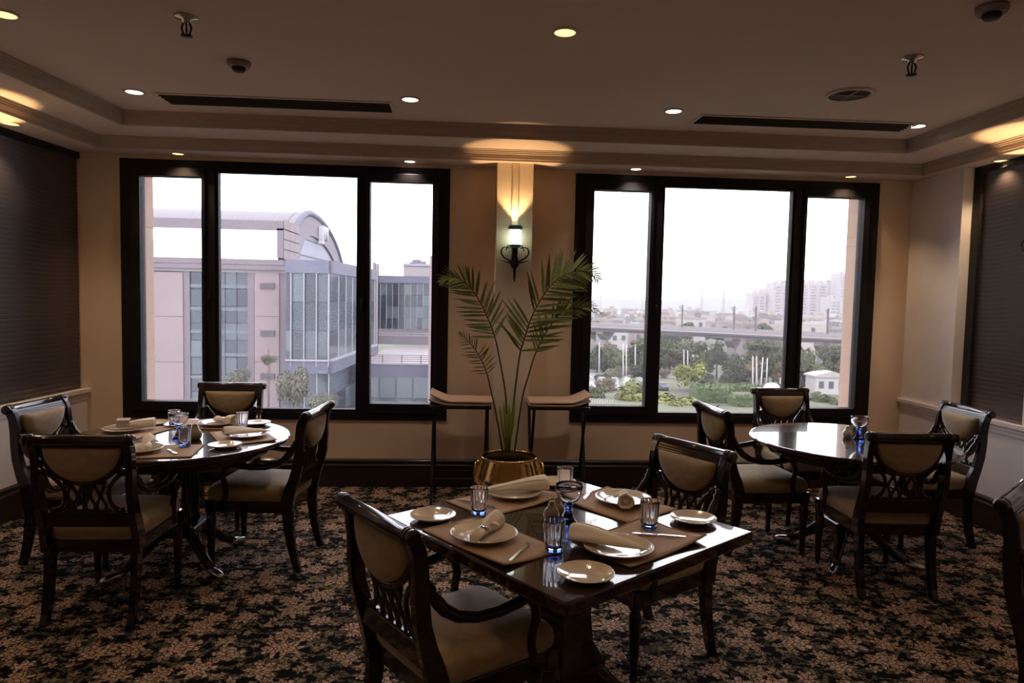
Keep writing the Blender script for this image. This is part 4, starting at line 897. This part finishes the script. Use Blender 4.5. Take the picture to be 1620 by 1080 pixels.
for px, py, Y, w_, h_, kd in ((960, 560, 175, 40, 44, 'dry'), (935, 575, 170, 40, 50, 'mid'), (1000, 565, 172, 46, 48, 'dark'), (1030, 575, 165, 40, 60, 'dark'), (1060, 552, 180, 50, 34, 'mid'), (1100, 550, 176, 46, 32, 'mid'), (1135, 565, 165, 46, 50, 'dark'),
                              (1172, 580, 148, 56, 60, 'dark'), (1195, 560, 160, 50, 44, 'mid'), (1225, 565, 150, 50, 50, 'mid'), (1232, 590, 138, 40, 40, 'dry'), (1275, 575, 140, 44, 66, 'mid'), (1330, 570, 140, 60, 64, 'dark'), (1310, 560, 150, 40, 40, 'mid'),
                              (950, 600, 140, 30, 26, 'dark'), (985, 588, 150, 36, 24, 'pale'), (965, 592, 146, 36, 20, 'pale'), (1050, 590, 150, 24, 24, 'pale'), (1150, 600, 138, 30, 30, 'dark'), (1210, 545, 175, 60, 20, 'mid'), (920, 560, 180, 40, 40, 'mid'), (1020, 545, 185, 50, 30, 'mid'), (1120, 600, 150, 30, 26, 'dark'), (945, 572, 160, 44, 50, 'dark'), (975, 570, 158, 50, 50, 'mid'), (1015, 585, 150, 44, 44, 'dark'), (1045, 570, 158, 44, 50, 'dark'), (1080, 568, 160, 44, 44, 'dark'), (1112, 575, 152, 44, 46, 'mid'), (1160, 585, 140, 44, 48, 'dark'), (1190, 585, 142, 44, 44, 'dry'), (1215, 588, 140, 44, 40, 'dark'), (1240, 580, 140, 40, 50, 'mid'), (1262, 590, 132, 44, 50, 'dark'), (1300, 590, 130, 44, 50, 'mid'), (1340, 585, 128, 44, 56, 'dry')):
    Yl = vpt(px).y - 5 - w_ * .5 * Y / F_PX; s_ = min(1, Yl / Y); Y *= s_
    pane_ = 'left' if px < 1040 else ('centre' if px < 1255 else 'right'); cl_ = {'dry': 'brownish', 'mid': 'green', 'dark': 'dark green', 'pale': 'pale grey green'}[kd]; sz_ = 'broad' if w_ >= 50 else ('small' if w_ <= 30 else 'middling')
    tree(px, py, Y, w_, h_, kd, '%s %s tree below the viaduct in the %s pane of the right window' % (sz_, cl_, pane_), 'trees below the viaduct', i=int(px))
for i in range(46):
    for _ in range(60):
        Y = rg.uniform(212, 480); px = rg.uniform(905, 1365); hgt = rg.uniform(6, 11); k = F_PX / (Y - CAM.y); c = at(px, 500, Y); cw = rg.uniform(9, 15)
        if free(c.x, c.y, cw / 2): break
    else: continue
    tp = 478 + .0213 * (px - 1130) + (17.6 - hgt) * k
    tree(px, tp + hgt * .35 * k, Y, cw * k, hgt * .75 * k, rg.choice(('dark', 'dark', 'mid', 'dry')), 'hazy tree among the town houses, %s pane of the right window' % ('left' if px < 1040 else 'centre' if px < 1255 else 'right'), 'trees among the distant houses', parts=False, i=i)
for px, py, Y, w_, h_, kd, wh in ((940, 622, 118, 44, 34, 'mid', 'green shrub above the white picket fence'), (958, 608, 126, 40, 26, 'dry', 'brownish shrub beside the parked cars'), (1135, 652, 108, 50, 24, 'mid', 'low shrub at the sill before the clipped hedge'), (1120, 607, 128, 40, 24, 'dark', 'dark shrub right of the round yellow green tree'), (1255, 640, 112, 60, 40, 'dark', 'dark shrub behind the right mullion'), (1300, 632, 116, 50, 30, 'mid', 'green shrub in front of the white shed'), (1330, 645, 112, 60, 30, 'dark', 'dark shrub at the lower right corner of the right window')):
    tree(px, py, Y, w_, h_, kd, wh, i=int(px))
def hedge(px0, px1, py0, Y, depth, hgt, label):
    a, b = X(px0, Y), X(px1, Y); zt_ = Z(py0, Y, (px0 + px1) / 2); r = random.Random(int(px0)); mb = MB()
    mb.box(a + .2, b - .2, Y + .2, Y + depth - .2, zt_ - hgt, zt_ - .25)
    for _ in range(int((b - a) * 60)):
        p = Vector((r.uniform(a, b), r.uniform(Y, Y + depth), r.uniform(zt_ - hgt, zt_)))
        m_ = r.random()
        if m_ < .5: p.y = Y + r.uniform(-.1, .2)
        else: p.z = zt_ + r.uniform(-.25, .12)
        d = Vector((r.uniform(-1, 1), r.uniform(-1, .3), r.uniform(-.2, 1))).normalized(); t1 = d.orthogonal().normalized(); t2_ = d.cross(t1); s = r.uniform(.15, .32)
        mb.add([p - t1 * s, p - t2_ * s, p + t1 * s, p + t2_ * s], [(0, 1, 2, 3)])
    o = mb.build('hedge', TM['hedge']); return tag(o, label, 'hedge')
hedge(1108, 1165, 612, 112, 5, 3.0, 'clipped green hedge with a rounded top behind the left chair of the bare table'); hedge(1168, 1215, 628, 108, 4, 2.2, 'long low hedge in front of the white dome'); hedge(1150, 1245, 611, 128, 3, 1.5, 'far hedge line under the white dome')

# ------------------------------------------------------------------ outside: elevated railway, town, towers
M['viaduct'] = xsimple('viaduct_concrete', (.33, .31, .33), .85, var=.08, vscale=.15)
vt = thing('railway_viaduct', 'long grey concrete railway viaduct crossing behind the right window', 'viaduct', (0, 0, 0))
def vslab(name, o0, o1, z0, z1, mat): return MB().prism([tuple(va + vn * o0), tuple(vb + vn * o0), tuple(vb + vn * o1), tuple(va + vn * o1)], 'z', z0, z1).build(name, mat, vt)
vslab('deck', 0, -9, VZ - .9, VZ - .5, M['viaduct']); vslab('girder', -1.2, -7.8, VZ - 2.1, VZ - .9, M['viaduct']); vslab('parapet', .15, -.15, VZ - 1.3, VZ, M['viaduct']); vslab('parapet', -8.85, -9.15, VZ - 1.0, VZ + .1, M['viaduct']); vslab('cable_trough', .5, .15, VZ - .95, VZ - .75, M['conc_light'])
for px in (945, 1149, 1294):
    p = vpt(px) - vn * 4.5; pr = MB().lathe([(1.0, GZ), (.95, VZ - 4.2)], 14, (p.x, p.y, 0)).build('pier', M['viaduct'], vt)
    MB().prism([(-1.0, VZ - 4.4), (1.0, VZ - 4.4), (3.4, VZ - 2.7), (3.4, VZ - 2.1), (-3.4, VZ - 2.1), (-3.4, VZ - 2.7)], 'y', -1, 1).build('pier_cap', M['viaduct'], pr, 0, (p.x, p.y, 0), math.atan2(vn.y, vn.x))
k = 0
L_ = (vb - va).length
while k < L_:
    p = va + vd * k; MB().obox((p.x, p.y, VZ - .62), (.08, .36, 1.2), Matrix.Rotation(math.atan2(vd.y, vd.x), 3, 'Z')).build('parapet_joint', M['conc_mauve'], vt); k += 9
M['mast'] = xsimple('galvanised_mast', (.16, .14, .17), .6, .4); M['pole_w'] = xsimple('white_pole', (.55, .53, .53), .5)
ORD = ('first', 'second', 'third', 'fourth', 'fifth', 'sixth', 'seventh', 'eighth', 'ninth', 'tenth', 'eleventh', 'twelfth')
for mi, px in enumerate((1068, 1151, 1186, 1301, 1336)):
    p = vpt(px) - vn * 4; t = thing('catenary_mast', 'dark overhead line mast on the viaduct, %s from the left' % ORD[mi], 'mast', (p.x, p.y, VZ - .5), group='overhead line masts')
    MB().box(-.16, .16, -.16, .16, 0, 6.2).build('post', M['mast'], t); MB().bar((0, 0, 5.6), (2.2 * vn.x, 2.2 * vn.y, 5.9), .1, .1).bar((0, 0, 4.6), (2.0 * vn.x, 2.0 * vn.y, 5.7), .08, .08).build('bracket', M['mast'], t)
for px, y0, y1, Y, dx in ((948, 541, 574, 152, 0), (986, 543, 590, 145, 0), (991, 546, 585, 148, 0), (1005, 545, 580, 150, 0), (1020, 543, 592, 143, 0), (1082, 553, 576, 150, 0), (1088, 554, 578, 150, 0), (1120, 550, 575, 155, 0), (1191, 563, 608, 130, 0), (1197, 563, 608, 130, 0), (1204, 565, 608, 130, 3), (1213, 566, 600, 135, 1)):
    a, b = at(px, y1, Y), at(px + dx, y0, Y); o = MB().tube([(a.x, a.y, GZ), a, b], [.18, .16, .12], 7).lathe([(0, 0), (.35, 0), (.35, .5), (0, .5)], 8, (a.x, a.y, GZ)).build('flag_pole', M['pole_w']); tag(o, 'tall white pole below the viaduct, %s of twelve counted from the left' % ORD[(948, 986, 991, 1005, 1020, 1082, 1088, 1120, 1191, 1197, 1204, 1213).index(px)], 'pole', 'white poles below the viaduct')
HM = [xsimple('house_wall_%d' % i, c, .85) for i, c in enumerate(((.50, .45, .44), (.40, .33, .31), (.28, .23, .23), (.55, .52, .52), (.22, .19, .20), (.42, .36, .30)))]
M['dark_win'] = xsimple('house_window', (.08, .08, .10), .4); M['tank'] = xsimple('water_tank', (.10, .14, .2), .6); M['tank_blue'] = xsimple('blue_tarpaulin', (.08, .22, .32), .7)
for i in range(105):
    for _ in range(60):
        Y = 212 + 330 * (i / 105) ** .9 + rg.uniform(-8, 8); px = rg.uniform(900, 1370); w_, d_, h_ = rg.uniform(6, 15), rg.uniform(7, 12), rg.uniform(6.5, 11.5); c = at(px, 500, Y)
        if free(c.x, c.y + d_ / 2, math.hypot(w_, d_) / 2): break
    else: continue
    hi = rg.randrange(6); mt = HM[hi]
    t = thing('town_house', '%s flat roofed town house in the %s pane of the right window' % (('cream', 'pinkish', 'brown', 'white', 'dark grey', 'sandy')[hi], 'left' if px < 1040 else 'centre' if px < 1255 else 'right'), 'house', (c.x, c.y, GZ), rg.uniform(-.3, .3), 'houses of the distant town')
    MB().box(-w_ / 2, w_ / 2, 0, d_, 0, h_).build('walls', mt, t)
    MB().box(-w_ / 2 - .1, w_ / 2 + .1, -.1, .15, h_ - .3, h_ + .7).box(-w_ / 2 - .1, -w_ / 2 + .15, -.1, d_, h_ - .3, h_ + .7).box(w_ / 2 - .15, w_ / 2 + .1, -.1, d_, h_ - .3, h_ + .7).build('parapet', rg.choice(HM), t)
    if rg.random() < .6: q = rg.uniform(-w_ / 3, w_ / 3); MB().box(q - 1.3, q + 1.3, 2, 5, h_, h_ + 2.4).build('stair_head', mt, t)
    if rg.random() < .5: MB().lathe([(.7, h_), (.75, h_ + 1.3), (.3, h_ + 1.6), (0, h_ + 1.6)], 8, (rg.uniform(-w_ / 3, w_ / 3), 1.5, 0)).build('water_tank', M['tank'] if rg.random() < .8 else M['tank_blue'], t)
    nw = max(2, int(w_ / 3))
    for r in range(2):
        for q in range(nw):
            if rg.random() < .7: xq = -w_ / 2 + (q + .5) * w_ / nw; MB().box(xq - .7, xq + .7, -.06, .1, h_ - 2.9 - 3.1 * r, h_ - 1.3 - 3.1 * r).build('window', M['dark_win'], t)
M['tower'] = xsimple('tower_render', (.37, .32, .335), .8); M['tower_dk'] = xsimple('tower_recess', (.06, .05, .06), .8)
def tower(px0, px1, py0, Y, floors, cols, label):
    a, b = X(px0, Y), X(px1, Y); zt_ = Z(py0, Y, (px0 + px1) / 2); t = thing('apartment_tower', label, 'building', ((a + b) / 2, Y, GZ)); W = b - a; H = zt_ - GZ
    MB().box(-W / 2, W / 2, 0, 18, 0, H).build('body', M['tower'], t)
    fh = 3.0; n = min(floors, int(H / fh) - 1)
    for c0, c1 in cols:
        for k in range(n):
            z = H - 2.6 - (k + 1) * fh; o = MB().box(-W / 2 + c0 * W, -W / 2 + c1 * W, -.15, .4, z, z + 1.6).build('window', M['tower_dk'], t)
    for c0 in [c for c, _ in cols] + [cols[-1][1] + .02]:
        MB().box(-W / 2 + c0 * W - 1.1, -W / 2 + c0 * W - .3, -.7, .2, 4, H + .8).build('pier', M['tower'], t)
    for c0, c1 in cols:
        q = (c0 + c1) / 2; MB().box(-W / 2 + q * W - 2, -W / 2 + q * W + 2, 3, 8, H, H + 2.2).build('roof_head', M['tower_dk'] if rg.random() < .4 else M['tower'], t)
    return t
tower(1191, 1212, 463, 690, 9, [(.12, .42), (.58, .9)], 'lower pale apartment tower at the left end of the tower row'); tower(1212, 1224, 456, 700, 11, [(.3, .8)], 'narrow apartment tower with one window column')
tower(1223, 1251, 447, 680, 13, [(.14, .42), (.56, .84)], 'pale apartment tower left of the right mullion'); tower(1262, 1322, 446, 680, 13, [(.1, .24), (.34, .48), (.58, .72), (.82, .95)], 'wide pale apartment tower right of the mullion')
tower(1313, 1333, 471, 640, 8, [(.15, .42), (.58, .86)], 'short apartment block in front of the wide tower'); tower(1327, 1352, 432, 660, 15, [(.15, .4), (.6, .85)], 'tallest pink apartment tower beside the window edge')
for px, py, Y, r0 in ((1111, 458, 900, 1.6), (1145, 458, 900, 1.6), (951, 466, 1000, 1.6), (1017, 462, 950, 1.4)):
    c = at(px, py, Y); tag(MB().lathe([(r0 * 1.3, GZ), (r0, c.z), (r0 * .6, c.z + .5)], 10, (c.x, c.y, 0)).build('chimney', M['conc_mauve']), 'thin distant chimney on the hazy skyline, %s from the left' % ORD[(951, 1017, 1111, 1145).index(px)], 'chimney', 'chimneys on the skyline')
rr = random.Random(3); prof = []
for i in range(81):
    px = 860 + i * 7; c = at(px, 500, 1150); q = math.exp(-((px - 1145) / 60) ** 2); hz = 1.6 + (q * 5.5 + rr.uniform(-.8, 1.2)) ; prof.append((c.x, hz))
struct('hill_ridge', MB().loft([[(x_, 1150, GZ) for x_, z_ in prof], [(x_, 1155, z_) for x_, z_ in prof], [(x_, 1400, z_ - 4) for x_, z_ in prof]], closed=False, caps=False), xsimple('ridge_woodland_hazed', (.14, .155, .17), .9), 'low wooded ridge on the hazy horizon')  # dark green woods greyed to blue: distance haze put into the base colour
# parking, cars, small site things
struct('road', MB().box(X(900, 150), X(1345, 150), 150, 160, GZ, GZ + .05).box(X(905, 128), X(1040, 128), 126, 140, GZ, GZ + .06), M['asphalt'], 'pale service road and parking below the viaduct')
CARM = [xsimple('car_paint_%d' % i, c, .3, .2) for i, c in enumerate(((.55, .55, .57), (.25, .26, .28), (.40, .39, .36), (.5, .48, .44), (.06, .07, .09)))]
for i in range(16):
    px = 934 + (i % 7) * 19 + rg.uniform(-1, 1) if i < 13 else 1300 + (i - 13) * 17; Y = (128.5 if i < 7 else 136.5) if i < 13 else 152; c = at(px, 600, Y); t = thing('parked_car', 'small parked car below the viaduct in the %s pane of the right window' % ('left' if i < 13 else 'right'), 'car', (c.x, Y + rg.uniform(-.5, .5), GZ + .06), rg.uniform(-.08, .08) + PI / 2, 'parked cars below the viaduct')
    MB().loft([[(x_, y_, z_) for y_, z_ in ((-.8, .35), (.8, .35), (.8 * q, hh), (-.8 * q, hh))] for x_, hh, q in ((-2.0, .6, .9), (-1.9, .9, .9), (-1.2, 1.0, .9), (-.7, 1.45, .75), (.6, 1.45, .75), (1.1, 1.0, .9), (1.9, .85, .9), (2.0, .6, .9))], smooth=False).build('car_body', rg.choice(CARM), t)
    for sx in (-1.25, 1.25):
        for sy in (-.78, .78): MB().lathe([(0, -.1), (.33, -.1), (.33, .1), (0, .1)], 10, (sx, sy, .33), 'y').build('wheel', M['dark_win'], t)
c = at(1221, 614, 124); t = thing('dome_tent', 'white domed canopy behind the far chair of the bare table', 'canopy', (c.x, c.y, c.z - .2)); MB().lathe([(1.65, 0), (1.6, .3), (1.3, .85), (.8, 1.2), (0, 1.35)], 20).build('dome', M['pole_w'], t)
for sx in (-1, 1): MB().lathe([(.06, GZ - c.z + .2), (.06, .1)], 6, (sx * 1.5, 0, 0)).build('post', M['pole_w'], t)
c = at(1238, 602, 126); t = thing('road_sign', 'small blue and white sign board beside the white dome', 'sign', (c.x, c.y, GZ)); MB().box(-.6, .6, -.05, .05, c.z - GZ - .6, c.z - GZ + .6).build('board', M['pole_w'], t); MB().box(-.35, .45, -.08, -.04, c.z - GZ - .45, c.z - GZ + .35).build('blue_panel', xsimple('sign_blue', (.05, .07, .30), .5), t); MB().lathe([(.07, 0), (.07, c.z - GZ - .5)], 6).build('post', M['pole_w'], t)
t = thing('picket_fence', 'white picket fence at the bottom of the right window left pane', 'fence', (0, 0, 0)); a, b = X(926, 110), X(975, 110); zf_ = Z(638, 110, 950)
k = a
while k < b: MB().box(k, k + .14, 110, 110.08, zf_ - .4, zf_ + .75).build('picket', M['pole_w'], t); k += .42
MB().box(a, b, 110.08, 110.14, zf_ - .1, zf_ + .08).build('rail', M['pole_w'], t); MB().box(a, b, 110.0, 110.5, GZ, zf_ - .3).build('low_wall', M['conc_light'], t)
wb = thing('white_shed', 'white shed with a lean-to roof at the far right of the right window', 'shed', (X(1322, 125), 125, GZ)); MB().box(-3.2, 3.2, 0, 4, 0, 3.4).build('walls', M['pole_w'], wb); MB().prism([(-3.5, 3.4), (3.5, 3.4), (3.5, 3.7), (0, 4.6), (-3.5, 3.7)], 'y', -.3, 4.3).build('roof', M['conc_light'], wb)
for q in (-2, 0, 2): MB().box(q - .5, q + .5, -.06, .05, 1.2, 2.6).build('window', M['dark_win'], wb)
# ------------------------------------------------------------------ haze over the town
m, nt, p = new_mat('haze'); nt.nodes.remove(p); v = nt.nodes.new('ShaderNodeVolumeScatter'); v.inputs['Color'].default_value = (.93, .92, 1.0, 1); v.inputs['Density'].default_value = .0004; v.inputs['Anisotropy'].default_value = .2
nt.links.new(v.outputs[0], nt.nodes['Material Output'].inputs['Volume'])
o = struct('haze', MB().box(8, 1100, 95, 1480, GZ - .5, 60), m, 'thin daylight haze over the town'); o['kind'] = 'stuff'; o['category'] = 'haze'; o['label'] = 'thin pale haze hanging over the distant town'
